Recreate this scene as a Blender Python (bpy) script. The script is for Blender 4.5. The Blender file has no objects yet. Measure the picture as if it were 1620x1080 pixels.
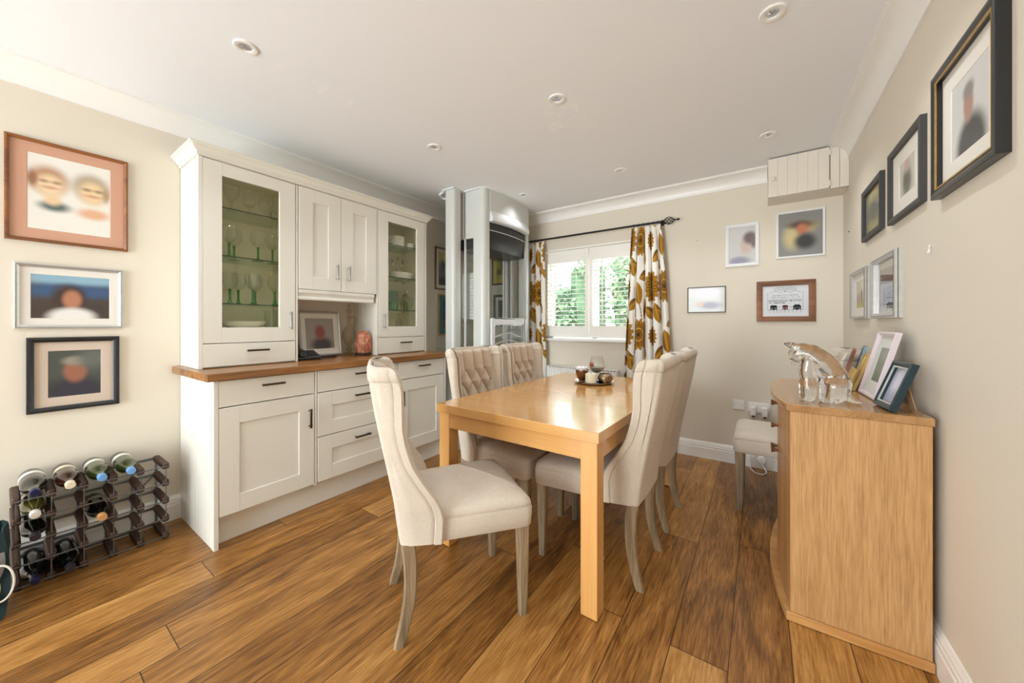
import bpy, bmesh, math, random
from mathutils import Vector, Matrix
R = math.radians
PI = math.pi
SC = bpy.context.scene
COL = SC.collection
random.seed(7)

# ------------------------------------------------------------------ helpers
def lin(c):
    return tuple(((v/255)/12.92 if v/255 <= .04045 else ((v/255+.055)/1.055)**2.4) for v in c) + (1,)

class MB:
    """collects shapes in a bmesh"""
    def __init__(s, o=(0, 0, 0)):
        s.bm = bmesh.new(); s.o = Vector(o); s.mi = 0
    def v(s, p):
        return s.bm.verts.new(Vector(p) - s.o)
    def face(s, vs):
        try:
            f = s.bm.faces.new(vs); f.material_index = s.mi; return f
        except ValueError:
            return None
    def quad(s, *ps):
        return s.face([s.v(p) for p in ps])
    def box(s, x0, x1, y0, y1, z0, z1):
        p = [s.v((x, y, z)) for z in (z0, z1) for y in (y0, y1) for x in (x0, x1)]
        for a in ((0, 2, 3, 1), (4, 5, 7, 6), (0, 1, 5, 4), (2, 6, 7, 3), (0, 4, 6, 2), (1, 3, 7, 5)):
            s.face([p[i] for i in a])
        return s
    def hexa(s, pts):
        p = [s.v(q) for q in pts]
        for a in ((0, 3, 2, 1), (4, 5, 6, 7), (0, 1, 5, 4), (1, 2, 6, 5), (2, 3, 7, 6), (3, 0, 4, 7)):
            s.face([p[i] for i in a])
        return s
    def loft(s, loops, cap0=True, cap1=True, closed=True):
        vl = [[s.v(p) for p in l] for l in loops]
        n = len(vl[0])
        for a, b in zip(vl, vl[1:]):
            for i in range(n if closed else n-1):
                j = (i+1) % n
                s.face([a[i], a[j], b[j], b[i]])
        if cap0 and closed: s.face(list(reversed(vl[0])))
        if cap1 and closed: s.face(vl[-1])
        return s
    def tube(s, pts, r, seg=10, closed=False, caps=True):
        pts = [Vector(p) for p in pts]; n = len(pts)
        rs = r if isinstance(r, (list, tuple)) else [r]*n
        loops = []; up = None
        for i, p in enumerate(pts):
            if closed: d = pts[(i+1) % n]-pts[i-1]
            else: d = pts[min(i+1, n-1)]-pts[max(i-1, 0)]
            d.normalize()
            if up is None:
                up = Vector((0, 0, 1)) if abs(d.z) < .9 else Vector((1, 0, 0))
            a = d.cross(up); a.normalize(); b = a.cross(d); up = b
            loops.append([p+rs[i]*(math.cos(2*PI*k/seg)*a+math.sin(2*PI*k/seg)*b) for k in range(seg)])
        if closed:
            loops.append(loops[0]); return s.loft(loops, False, False)
        return s.loft(loops, caps, caps)
    def lathe(s, prof, c=(0, 0, 0), seg=24, axis='z', cap=True):
        c = Vector(c); loops = []
        for r, h in prof:
            l = []
            for k in range(seg):
                a = 2*PI*k/seg; u, w = r*math.cos(a), r*math.sin(a)
                if axis == 'z': q = Vector((u, w, h))
                elif axis == 'x': q = Vector((h, u, w))
                else: q = Vector((w, h, u))
                l.append(c+q)
            loops.append(l)
        return s.loft(loops, cap and prof[0][0] > 1e-6, cap and prof[-1][0] > 1e-6)
    def prism(s, poly, a0, a1, axis='x'):
        """poly of 2D points extruded along an axis"""
        def m(p, a):
            return {'x': (a, p[0], p[1]), 'y': (p[0], a, p[1]), 'z': (p[0], p[1], a)}[axis]
        return s.loft([[m(p, a0) for p in poly], [m(p, a1) for p in poly]])
    def ring(s, w, h, t, y0, y1, c=(0, 0), prof=None):
        """mitred picture frame in the xz plane, outer w x h, border t, y0 front, y1 back; prof: extra (inset, y) steps"""
        steps = prof or [(0, y1), (0, y0+.002), (.002, y0), (t-.002, y0), (t, y0+.003), (t, y1)]
        loops = []
        for ins, y in steps:
            a, b = w/2-ins, h/2-ins
            loops.append([(c[0]-a, y, c[1]-b), (c[0]+a, y, c[1]-b), (c[0]+a, y, c[1]+b), (c[0]-a, y, c[1]+b)])
        return s.loft(loops, False, False)
    def sphere(s, c, r, seg=16, rings=10, sc=(1, 1, 1)):
        c = Vector(c); loops = []
        for i in range(rings+1):
            t = PI*i/rings; rr = max(r*math.sin(t), 1e-5); z = -r*math.cos(t)
            loops.append([c+Vector((rr*math.cos(2*PI*k/seg)*sc[0], rr*math.sin(2*PI*k/seg)*sc[1], z*sc[2])) for k in range(seg)])
        return s.loft(loops)
    def build(s, name, mat, parent=None, smooth=True, bevel=0, seg=2, ang=38, world=None):
        bmesh.ops.remove_doubles(s.bm, verts=s.bm.verts, dist=1e-6)
        bmesh.ops.recalc_face_normals(s.bm, faces=s.bm.faces)
        me = bpy.data.meshes.new(name); s.bm.to_mesh(me); s.bm.free()
        for m in (mat if isinstance(mat, (list, tuple)) else [mat]): me.materials.append(m)
        if smooth:
            me.polygons.foreach_set('use_smooth', [True]*len(me.polygons))
            me.set_sharp_from_angle(angle=R(ang))
        o = bpy.data.objects.new(name, me); COL.objects.link(o)
        if parent is not None: o.parent = parent
        else: o.location = s.o
        if bevel:
            b = o.modifiers.new('b', 'BEVEL'); b.width = bevel; b.segments = seg; b.limit_method = 'ANGLE'; b.angle_limit = R(40)
            b.harden_normals = False
        return o

def tag(o, label=None, cat=None, group=None, kind=None):
    if label: o['label'] = label
    if cat: o['category'] = cat
    if group: o['group'] = group
    if kind: o['kind'] = kind
    return o

def thing(name, label, cat, loc=(0, 0, 0), rz=0, group=None, rot=None):
    o = bpy.data.objects.new(name, None); COL.objects.link(o)
    o.empty_display_size = .1
    o.location = loc; o.rotation_euler = rot if rot else (0, 0, rz)
    return tag(o, label, cat, group)

KIDS = {}
def kids(o):
    return [c for c in bpy.data.objects if c.parent == o]
def dup(o, loc=None, rz=None, label=None, parent=None):
    c = o.copy(); COL.objects.link(c)
    if parent is not None: c.parent = parent
    if loc is not None: c.location = loc
    if rz is not None: c.rotation_euler = (0, 0, rz)
    if label: c['label'] = label
    for ch in kids(o): dup(ch, parent=c)
    return c

# ------------------------------------------------------------------ materials
class NT:
    def __init__(s, name):
        s.m = bpy.data.materials.new(name); s.m.use_nodes = True
        s.t = s.m.node_tree; s.N = s.t.nodes; s.L = s.t.links
        s.p = s.N['Principled BSDF']; s.out = s.N['Material Output']
    def n(s, typ, **k):
        x = s.N.new(typ)
        for a, b in k.items(): setattr(x, a, b)
        return x
    def link(s, a, b): s.L.new(a, b)
    def val(s, sock, v):
        if hasattr(v, 'is_linked'): s.link(v, sock)
        else: sock.default_value = v
    def math(s, op, a, b=None, c=None):
        x = s.n('ShaderNodeMath', operation=op)
        s.val(x.inputs[0], a)
        if b is not None: s.val(x.inputs[1], b)
        if c is not None: s.val(x.inputs[2], c)
        return x.outputs[0]
    def coord(s, which='Object'):
        return s.n('ShaderNodeTexCoord').outputs[which]
    def mapping(s, vec, loc=(0, 0, 0), rot=(0, 0, 0), scale=(1, 1, 1)):
        x = s.n('ShaderNodeMapping'); s.link(vec, x.inputs[0])
        x.inputs[1].default_value = loc; x.inputs[2].default_value = rot; x.inputs[3].default_value = scale
        return x.outputs[0]
    def noise(s, vec, scale, detail=3, rough=.55, dist=0):
        x = s.n('ShaderNodeTexNoise'); s.link(vec, x.inputs['Vector'])
        x.inputs['Scale'].default_value = scale; x.inputs['Detail'].default_value = detail
        x.inputs['Roughness'].default_value = rough; x.inputs['Distortion'].default_value = dist
        return x.outputs[0]
    def ramp(s, fac, stops):
        x = s.n('ShaderNodeValToRGB'); s.link(fac, x.inputs[0])
        e = x.color_ramp.elements
        while len(e) > 1: e.remove(e[0])
        e[0].position = stops[0][0]; e[0].color = stops[0][1]
        for p, c in stops[1:]:
            k = e.new(p); k.color = c
        return x.outputs[0]
    def mix(s, fac, a, b, blend='MIX'):
        x = s.n('ShaderNodeMix', data_type='RGBA', blend_type=blend)
        s.val(x.inputs[0], fac); s.val(x.inputs[6], a); s.val(x.inputs[7], b)
        return x.outputs[2]
    def bump(s, h, strength=.2, dist=.002):
        x = s.n('ShaderNodeBump'); s.link(h, x.inputs['Height'])
        x.inputs['Strength'].default_value = strength; x.inputs['Distance'].default_value = dist
        s.link(x.outputs[0], s.p.inputs['Normal'])
    def set(s, **k):
        names = {'color': 'Base Color', 'rough': 'Roughness', 'metal': 'Metallic', 'coat': 'Coat Weight', 'coatr': 'Coat Roughness',
                 'spec': 'Specular IOR Level', 'trans': 'Transmission Weight', 'ior': 'IOR', 'sheen': 'Sheen Weight', 'alpha': 'Alpha'}
        for a, b in k.items(): s.val(s.p.inputs[names[a]], b)
        return s

def plain(name, rgb, rough=.5, metal=0, coat=0, bump=0, bscale=60, var=0, spec=.5):
    t = NT(name); c = lin(rgb)
    if var or bump:
        nz = t.noise(t.coord(), bscale, 3)
    if var:
        d = tuple(min(1, x*(1-var)) for x in c[:3])+(1,); u = tuple(min(1, x*(1+var)) for x in c[:3])+(1,)
        t.set(color=t.ramp(nz, [(.3, d), (.7, u)]))
    else: t.set(color=c)
    t.set(rough=rough, metal=metal, coat=coat, coatr=.05, spec=spec)
    if bump: t.bump(nz, bump, .001)
    return t.m

def wood(name, dark, mid, light, axis='z', rough=.4, coat=0, fine=1., contrast=1., off=(0, 0, 0), bump=.15):
    """grain runs along axis"""
    t = NT(name); co = t.coord()
    st = {'x': (.6, 9, 9), 'y': (9, .6, 9), 'z': (9, 9, .6)}[axis]
    st2 = {'x': (3.0, 120, 120), 'y': (120, 3.0, 120), 'z': (120, 120, 3.0)}[axis]
    a = t.noise(t.mapping(co, off, scale=st), 1.1*fine, 4, .55, .6)
    b = t.noise(t.mapping(co, off, scale=st2), 1.3*fine, 2, .6)
    f = t.math('ADD', t.math('MULTIPLY', a, .65), t.math('MULTIPLY', b, .35))
    w = .16/contrast
    t.set(color=t.ramp(f, [(.5-w, lin(dark)), (.5, lin(mid)), (.5+w, lin(light))]), rough=rough, coat=coat, coatr=.1)
    t.bump(b, bump, .0006)
    return t.m

M = {}
def paint(name, rgb, bump=.06, rough=.6):
    t = NT(name); co = t.coord()
    big = t.noise(co, .9, 2); fine = t.noise(co, 220, 2)
    c = lin(rgb); d = tuple(x*.965 for x in c[:3])+(1,)
    t.set(color=t.ramp(big, [(.35, d), (.65, c)]), rough=rough, spec=.3)
    t.bump(fine, bump, .0005)
    return t.m
M['wall'] = paint('cream_wall_paint', (224, 216, 201))
M['wallR'] = M['wall']
M['ceil'] = paint('white_ceiling_paint', (234, 232, 230), rough=.7)
M['trim'] = plain('white_trim_paint', (240, 239, 236), .35)
M['cabinet'] = plain('cream_cabinet_lacquer', (229, 227, 217), .38)
M['cabin'] = plain('cabinet_interior', (240, 233, 212), .5)
M['gap'] = plain('dark_gap', (60, 56, 48), .8)
M['worktop'] = wood('oak_worktop', (92, 58, 28), (142, 94, 48), (176, 126, 72), 'y', .32, .15, 1.3)
M['table'] = wood('maple_table', (202, 148, 84), (214, 161, 96), (222, 171, 106), 'x', .18, .8, .8, .8)
M['tableleg'] = wood('maple_leg', (206, 150, 84), (218, 163, 96), (226, 173, 108), 'z', .3, .2, .8, .8)
M['sideboard'] = None
M['oakedge'] = wood('oak_edge', (176, 124, 70), (202, 152, 94), (218, 170, 112), 'x', .35, .1, 1.2, 1.2)
M['oakfront'] = wood('oak_front', (146, 100, 56), (178, 128, 76), (198, 148, 94), 'z', .35, .1, 1.2, 1.2)
M['knobwood'] = plain('knob_wood', (108, 70, 40), .4, var=.2)
M['greyleg'] = wood('weathered_oak', (88, 74, 56), (146, 126, 98), (182, 162, 132), 'z', .6, 0, 1.5, 1.0, bump=.5)
M['bronze'] = plain('dark_bronze_handle', (92, 78, 64), .35, .9)
M['chrome'] = plain('brushed_steel', (196, 196, 198), .25, 1.)
M['steel'] = plain('galvanised_strip', (120, 128, 136), .4, .8)
M['rackwood'] = wood('rack_wood', (40, 26, 20), (64, 42, 32), (84, 58, 44), 'x', .6, 0, 1.5)
M['black'] = plain('black_metal', (18, 17, 17), .45, .3)
M['blackgloss'] = plain('black_gloss_plastic', (14, 15, 18), .18, 0, .3)
M['china'] = plain('white_china', (240, 240, 238), .15, 0, .3)
M['plastic'] = plain('white_plastic', (235, 234, 230), .35)
M['liftgrey'] = plain('pale_grey_lift_shell', (206, 209, 205), .38, .05)
M['liftlight'] = plain('light_grey_lift_frame', (226, 229, 232), .55, 0)
M['liftmid'] = plain('grey_lift_rail', (150, 156, 160), .3, .35)
M['liftdark'] = plain('dark_lift_liner', (44, 44, 46), .28, .2)
M['shutter'] = plain('white_shutter_paint', (244, 242, 236), .35)

def glassy(name, tint=(1, 1, 1), refl=.06, rough=.0, edge=.6):
    """thin clear glass: tinted transparency with a fresnel reflection"""
    t = NT(name); t.N.remove(t.p)
    tr = t.n('ShaderNodeBsdfTransparent'); tr.inputs[0].default_value = (*tint, 1)
    gl = t.n('ShaderNodeBsdfGlossy'); gl.inputs['Roughness'].default_value = rough
    lw = t.n('ShaderNodeLayerWeight'); lw.inputs[0].default_value = .35
    f = t.math('MINIMUM', t.math('MULTIPLY_ADD', t.math('POWER', lw.outputs[1], 2.0), edge, refl), .9)
    mx = t.n('ShaderNodeMixShader'); t.link(f, mx.inputs[0]); t.link(tr.outputs[0], mx.inputs[1]); t.link(gl.outputs[0], mx.inputs[2])
    t.link(mx.outputs[0], t.out.inputs[0])
    return t.m
M['pane'] = glassy('clear_pane', (.97, .98, .97), .03, 0, .5)
M['cabpane'] = glassy('cabinet_glass', (.95, .955, .91), .025, 0, .3)
M['shelf'] = glassy('glass_shelf', (.90, .95, .90), .05, 0, .35)
M['shelfedge'] = plain('green_glass_edge', (28, 44, 34), .1)
M['clear'] = glassy('clear_glassware', (.95, .96, .95), .06, .04, .85)
M['amberglass'] = glassy('smoky_glassware', (.90, .87, .80), .05, .03, .6)
M['greenstem'] = NT('green_stem_glass').set(color=lin((56, 150, 44)), rough=.08, trans=.45, coat=.4).m
M['tealglass'] = glassy('teal_glass', (.45, .72, .72), .08, .02, .6)
def realglass(name, rgb, rough=0., ior=1.48):
    t = NT(name).set(color=lin(rgb), rough=rough, trans=1., ior=ior)
    return t.m
M['crystal'] = realglass('crystal', (252, 252, 252), 0, 1.5)
def bottleglass(name, rgb, tr=.35):
    return NT(name).set(color=lin(rgb), rough=.06, trans=tr, coat=.6, coatr=.03).m
M['bot_dark'] = bottleglass('dark_bottle_glass', (10, 11, 9), .03)
M['bot_smoke'] = bottleglass('smoky_bottle_glass', (36, 37, 33), .06)
M['bot_brown'] = bottleglass('brown_bottle_glass', (52, 20, 10), .06)
M['bot_green'] = bottleglass('green_bottle_glass', (46, 58, 22), .10)
M['bot_olive'] = bottleglass('olive_bottle_glass', (74, 70, 24), .12)

def fabric(name, rgb, var=.10, scale=900, sheen=.15):
    t = NT(name); co = t.coord(); c = lin(rgb)
    wx = t.noise(t.mapping(co, scale=(1, .12, 1)), scale*.5, 2); wz = t.noise(t.mapping(co, scale=(.12, 1, .2)), scale*.5, 2)
    f = t.math('ADD', t.math('MULTIPLY', wx, .5), t.math('MULTIPLY', wz, .5))
    g = t.noise(co, 6, 2)
    f2 = t.math('ADD', t.math('MULTIPLY', f, .7), t.math('MULTIPLY', g, .3))
    d = tuple(x*(1-var) for x in c[:3])+(1,); u = tuple(min(1, x*(1+var)) for x in c[:3])+(1,)
    t.set(color=t.ramp(f2, [(.38, d), (.62, u)]), rough=.9, sheen=sheen, spec=.2)
    t.bump(f, .25, .001)
    return t.m
M['linen'] = fabric('beige_linen', (208, 197, 183))
M['linentuft'] = fabric('beige_linen_tufted', (196, 180, 162))

def floor_mat():
    t = NT('oak_floorboards'); co = t.coord()
    sep = t.n('ShaderNodeSeparateXYZ'); t.link(co, sep.inputs[0]); x, y = sep.outputs[0], sep.outputs[1]
    W = .18; Ln = 1.75
    xs = t.math('DIVIDE', t.math('ADD', x, .088+20*W), W)
    row = t.math('FLOOR', xs); fx = t.math('FRACT', xs)
    wn = t.n('ShaderNodeTexWhiteNoise', noise_dimensions='1D'); t.link(row, wn.inputs['W'])
    ys = t.math('DIVIDE', t.math('ADD', y, t.math('MULTIPLY_ADD', wn.outputs[0], Ln*3, 10.)), Ln)
    pl = t.math('FLOOR', ys); fy = t.math('FRACT', ys)
    cid = t.n('ShaderNodeCombineXYZ'); t.link(row, cid.inputs[0]); t.link(pl, cid.inputs[1])
    w2 = t.n('ShaderNodeTexWhiteNoise', noise_dimensions='2D'); t.link(cid.outputs[0], w2.inputs['Vector'])
    rnd = w2.outputs[0]
    # grain, shifted per plank
    sh = t.n('ShaderNodeVectorMath', operation='MULTIPLY_ADD'); t.link(w2.outputs[1], sh.inputs[0])
    sh.inputs[1].default_value = (7, 13, 5); t.link(co, sh.inputs[2])
    g1 = t.noise(t.mapping(sh.outputs[0], scale=(7, 1.1, 1)), 1.5, 5, .6, 1.6)
    g2 = t.noise(t.mapping(sh.outputs[0], scale=(190, 9, 1)), 1., 3, .6)
    g3 = t.noise(t.mapping(sh.outputs[0], scale=(26, 2.6, 1)), 1., 5, .62, 3.2)
    f = t.math('ADD', t.math('MULTIPLY', g1, .34), t.math('MULTIPLY', g2, .32))
    f = t.math('MULTIPLY_ADD', g3, .25, t.math('ADD', f, .045))
    f = t.math('MULTIPLY_ADD', t.math('SUBTRACT', rnd, .5), .13, f)
    col = t.ramp(f, [(.30, lin((52, 31, 12))), (.42, lin((118, 77, 34))), (.52, lin((162, 113, 56))), (.66, lin((204, 156, 92)))])
    # knots
    vo = t.n('ShaderNodeTexVoronoi', feature='DISTANCE_TO_EDGE') if False else t.n('ShaderNodeTexVoronoi')
    t.link(t.mapping(sh.outputs[0], scale=(1.9, 1.2, 1)), vo.inputs['Vector']); vo.inputs['Scale'].default_value = 1.0
    kn = t.n('ShaderNodeMapRange', interpolation_type='SMOOTHSTEP'); t.link(vo.outputs[0], kn.inputs[0])
    kn.inputs[1].default_value = .02; kn.inputs[2].default_value = .07; kn.inputs[3].default_value = .55; kn.inputs[4].default_value = 0
    col = t.mix(kn.outputs[0], col, lin((50, 27, 12)))
    # seams
    ex = t.math('MINIMUM', fx, t.math('SUBTRACT', 1., fx)); ey = t.math('MINIMUM', fy, t.math('SUBTRACT', 1., fy))
    sx = t.math('LESS_THAN', t.math('MULTIPLY', ex, W), .0016); sy = t.math('LESS_THAN', t.math('MULTIPLY', ey, Ln), .0016)
    seam = t.math('MAXIMUM', sx, sy)
    col = t.mix(t.math('MULTIPLY', seam, .9), col, lin((30, 17, 8)))
    t.set(color=col, rough=t.math('MULTIPLY_ADD', g1, .22, .22), spec=.45)
    hgt = t.math('SUBTRACT', t.math('MULTIPLY', g2, .25), seam)
    t.bump(hgt, .35, .0012)
    return t.m
M['floor'] = floor_mat()

def sideboard_mat():
    t = NT('oak_veneer_panel'); co = t.coord()
    sep = t.n('ShaderNodeSeparateXYZ'); t.link(co, sep.inputs[0])
    ax = t.math('ABSOLUTE', t.math('SUBTRACT', sep.outputs[0], .205))   # book-matched about a centre seam
    cmb = t.n('ShaderNodeCombineXYZ'); t.link(ax, cmb.inputs[0]); t.link(sep.outputs[1], cmb.inputs[1]); t.link(sep.outputs[2], cmb.inputs[2])
    v = cmb.outputs[0]
    a = t.noise(t.mapping(v, scale=(22, 22, .9)), 1.2, 4, .55, .8)
    b = t.noise(t.mapping(v, scale=(230, 230, 9)), 1., 3, .6)
    f = t.math('ADD', t.math('MULTIPLY', a, .30), t.math('MULTIPLY', b, .70))
    t.set(color=t.ramp(f, [(.32, lin((162, 118, 72))), (.5, lin((190, 146, 96))), (.68, lin((206, 164, 112)))]), rough=.42, coat=.08)
    t.bump(b, .12, .0005)
    return t.m
M['sideboard'] = sideboard_mat()
M['sidetop'] = wood('oak_top', (140, 100, 58), (170, 126, 78), (190, 148, 98), 'y', .24, .4, 1.2, 1.1)

def blur_pic(name, bg, blobs, gloss=.35, grad=None):
    """printed photograph: soft blobs on a ground. blobs: (cx, cz, rx, rz, rgb, softness) in object metres"""
    t = NT(name); co = t.coord()
    sep = t.n('ShaderNodeSeparateXYZ'); t.link(co, sep.inputs[0])
    col = lin(bg)
    if grad:
        mr = t.n('ShaderNodeMapRange'); t.link(sep.outputs[2], mr.inputs[0]); mr.inputs[1].default_value = grad[0]; mr.inputs[2].default_value = grad[1]
        col = t.ramp(mr.outputs[0], [(p, lin(c)) for p, c in grad[2]])
    for cx, cz, rx, rz, rgb, soft in blobs:
        dx = t.math('DIVIDE', t.math('SUBTRACT', sep.outputs[0], cx), rx); dz = t.math('DIVIDE', t.math('SUBTRACT', sep.outputs[2], cz), rz)
        d = t.math('SQRT', t.math('ADD', t.math('MULTIPLY', dx, dx), t.math('MULTIPLY', dz, dz)))
        mr = t.n('ShaderNodeMapRange', interpolation_type='SMOOTHSTEP'); t.link(d, mr.inputs[0])
        mr.inputs[1].default_value = 1-soft; mr.inputs[2].default_value = 1+soft; mr.inputs[3].default_value = 1; mr.inputs[4].default_value = 0
        col = t.mix(mr.outputs[0], col, lin(rgb))
    t.set(color=col, rough=.5, coat=gloss, coatr=.03)
    return t.m

def vcol_mat(name, rough=.85, sheen=0, attr='Col', bump=0):
    t = NT(name); a = t.n('ShaderNodeAttribute', attribute_name=attr)
    t.set(color=a.outputs[0], rough=rough, sheen=sheen, spec=.2)
    if bump: t.bump(t.noise(t.coord(), 700, 2), bump, .0006)
    return t.m

# ------------------------------------------------------------------ the room
XL, XR, YB, YF, ZC = -2.88, .50, 3.52, -2.60, 2.40
S = dict(kind='structure')
tag(MB().box(XL-.2, XR+.2, YF-.3, YB+.25, -.1, 0).build('floor', M['floor']), **S)
# scraped plaster patches on the ceiling belong to its surface
def ceiling_mat():
    t = NT('ceiling_paint_patched'); co = t.coord()
    c = lin((238, 241, 245)); col = c
    sep = t.n('ShaderNodeSeparateXYZ'); t.link(co, sep.inputs[0])
    nz = t.noise(t.mapping(co, scale=(1, 1.6, 1)), 9, 4, .6, .8)
    for cx, cy, rx, ry in ((-.93, 1.87, .12, .10), (-.98, 2.05, .13, .12), (-1.9, 1.05, .05, .3)):
        dx = t.math('DIVIDE', t.math('SUBTRACT', sep.outputs[0], cx), rx); dy = t.math('DIVIDE', t.math('SUBTRACT', sep.outputs[1], cy), ry)
        d = t.math('SQRT', t.math('ADD', t.math('MULTIPLY', dx, dx), t.math('MULTIPLY', dy, dy)))
        f = t.math('MULTIPLY', t.math('LESS_THAN', d, 1.), t.math('GREATER_THAN', nz, .55))
        col = t.mix(t.math('MULTIPLY', f, .6), col, lin((247, 247, 246)))
    t.set(color=col, rough=.7, spec=.3)
    t.bump(t.noise(co, 200, 2), .05, .0005)
    return t.m
M['ceil'] = ceiling_mat()
tag(MB().box(XL-.2, XR+.2, YF-.3, YB+.25, ZC, ZC+.1).build('ceiling', M['ceil']), **S)
tag(MB().box(XL-.2, XL, YF-.3, YB+.25, 0, ZC).build('wall_left', M['wall']), **S)
tag(MB().box(XR, XR+.2, YF-.3, YB+.25, 0, ZC).build('wall_right', M['wall']), **S)
WX0, WX1, WZ0, WZ1 = -2.02, -.90, 1.0, 1.985
m = MB()
m.box(XL, WX0, YB, YB+.25, 0, ZC).box(WX1, XR, YB, YB+.25, 0, ZC).box(WX0, WX1, YB, YB+.25, 0, WZ0).box(WX0, WX1, YB, YB+.25, WZ1, ZC)
tag(m.build('wall_back', M['wall'], smooth=False), **S)
PX0, PX1, PZ = -2.75, -.70, 2.16          # patio opening behind the camera
m = MB()
m.box(XL, PX0, YF-.25, YF, 0, ZC).box(PX1, XR, YF-.25, YF, 0, ZC).box(PX0, PX1, YF-.25, YF, PZ, ZC)
tag(m.build('wall_front', M['wall'], smooth=False), **S)
d = tag(thing('door_1', None, None, (0, YF, 0)), **S)
m = MB((0, YF, 0))
for x0, x1 in ((PX0, PX0+.07), (PX1-.07, PX1), (-1.770, -1.680)): m.box(x0, x1, YF-.16, YF-.10, 0, PZ)
m.box(PX0, PX1, YF-.16, YF-.10, 0, .07).box(PX0, PX1, YF-.16, YF-.10, PZ-.07, PZ)
m.build('frame', M['trim'], d, bevel=.004)
MB((0, YF, 0)).box(PX0+.07, PX1-.07, YF-.135, YF-.130, .07, PZ-.07).build('pane', M['pane'], d)

# skirting
def skirt(name, a, b, n):
    """a,b ends on the wall line; n inward normal"""
    prof = [(0, 0), (.018, 0), (.018, .088), (.015, .092), (.015, .108), (.012, .113), (.012, .122), (.008, .130), (.004, .140), (0, .142)]
    m = MB()
    loops = [[(p[0]+n[0]*u, p[1]+n[1]*u, z) for u, z in prof] for p in (a, b)]
    return tag(m.loft(loops).build(name, M['trim'], ang=25), **S)
skirt('baseboard_left', (XL, YF), (XL, .636), (1, 0))
skirt('baseboard_right', (XR, YF), (XR, YB), (-1, 0))
skirt('baseboard_back', (XL, YB), (XR, YB), (0, -1))
# coving
def cove(name, a, b, n):
    prof = [(0, 2.292), (.010, 2.292), (.010, 2.300)]
    for i in range(9):
        t = i/8*PI/2
        prof.append((.010+.082*(1-math.cos(t)), 2.302+.082*math.sin(t)))
    prof += [(.098, 2.386), (.098, 2.394), (.104, 2.394), (.104, 2.4), (0, 2.4)]
    m = MB(); loops = [[(p[0]+n[0]*u, p[1]+n[1]*u, z) for u, z in prof] for p in (a, b)]
    return tag(m.loft(loops).build(name, M['trim'], ang=25), **S)
cove('trim_1', (XL, YF), (XL, YB), (1, 0))
cove('trim_2', (XL, YB), (.05, YB), (0, -1))
cove('trim_3', (XR, YF), (XR, 3.30), (-1, 0))

# window: lining, casement frame, pane, sill
w = tag(thing('window_1', None, None, (0, YB, 0)), **S)
o = (0, YB, 0)
m = MB(o)
m.box(WX0, WX0+.045, YB+.15, YB+.21, WZ0, WZ1).box(WX1-.045, WX1, YB+.15, YB+.21, WZ0, WZ1)
m.box(WX0, WX1, YB+.15, YB+.21, WZ0, WZ0+.05).box(WX0, WX1, YB+.15, YB+.21, WZ1-.05, WZ1).box(-1.49, -1.43, YB+.15, YB+.21, WZ0, WZ1)
m.build('frame', M['trim'], w, bevel=.003)
MB(o).box(WX0+.04, WX1-.04, YB+.178, YB+.182, WZ0+.04, WZ1-.04).build('pane', M['pane'], w)
MB(o).box(WX0-.01, WX1+.03, YB-.035, YB+.15, .978, 1.008).build('sill', M['trim'], w, bevel=.008, seg=3)
m = MB(o)
m.box(WX0, WX0+.02, YB+.004, YB+.15, 1.008, WZ1).box(WX1-.02, WX1, YB+.004, YB+.15, 1.008, WZ1).box(WX0, WX1, YB+.004, YB+.15, WZ1-.02, WZ1)
m.build('lining', M['shutter'], w, bevel=.003)

def shutter(x0, x1, hinge, label):
    y0, y1 = YB+.012, YB+.040; z0, z1 = 1.022, 1.958
    t = thing('plantation_shutter', label, 'shutter', ((x0+x1)/2, y0, z0), group='window shutters'); o = t.location
    a, b = x0+.037, x1-.037
    m = MB(o)
    m.box(x0, a, y0, y1, z0, z1).box(b, x1, y0, y1, z0, z1).box(a, b, y0, y1, z0, 1.143).box(a, b, y0, y1, 1.832, z1)
    m.build('frame', M['shutter'], t, bevel=.003)
    m = MB(o); n = 15; p = (1.832-1.143)/n; yc = (y0+y1)/2
    for i in range(n):
        z = 1.143+p*(i+.5); ang = R(3)
        prof = []
        for k in range(12):
            q = 2*PI*k/12; u = .029*math.cos(q); v = .0042*math.sin(q)
            prof.append((yc+u*math.cos(ang)-v*math.sin(ang), z+u*math.sin(ang)+v*math.cos(ang)))
        m.prism(prof, a+.002, b-.002, 'x')
    m.build('louvres', M['shutter'], t)
    xr = a+(b-a)*.24
    MB(o).box(xr-.005, xr+.005, y0-.024, y0-.014, 1.16, 1.82).build('tilt_rod', M['shutter'], t, bevel=.002)
    xh = x0 if hinge < 0 else x1
    for z in (1.16, 1.82): MB(o).lathe([(.005, -.03), (.005, .03)], (xh-hinge*-.004, y0-.002, z), 8).build('hinge', M['trim'], t)
shutter(-1.996, -1.476, -1, 'white slatted window shutter, the one beside the lift')
shutter(-1.468, -.924, 1, 'white slatted window shutter partly behind the right-hand curtain')
tag(MB((-1.93, 3.52, 1.008)).box(-1.975, -1.885, 3.505, 3.525, 1.0085, 1.026).build('window_lock_bar', plain('grey_plastic', (150, 150, 152), .5), bevel=.004),
    'small grey bar lying on the left end of the white window sill', 'ornament')

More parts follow.
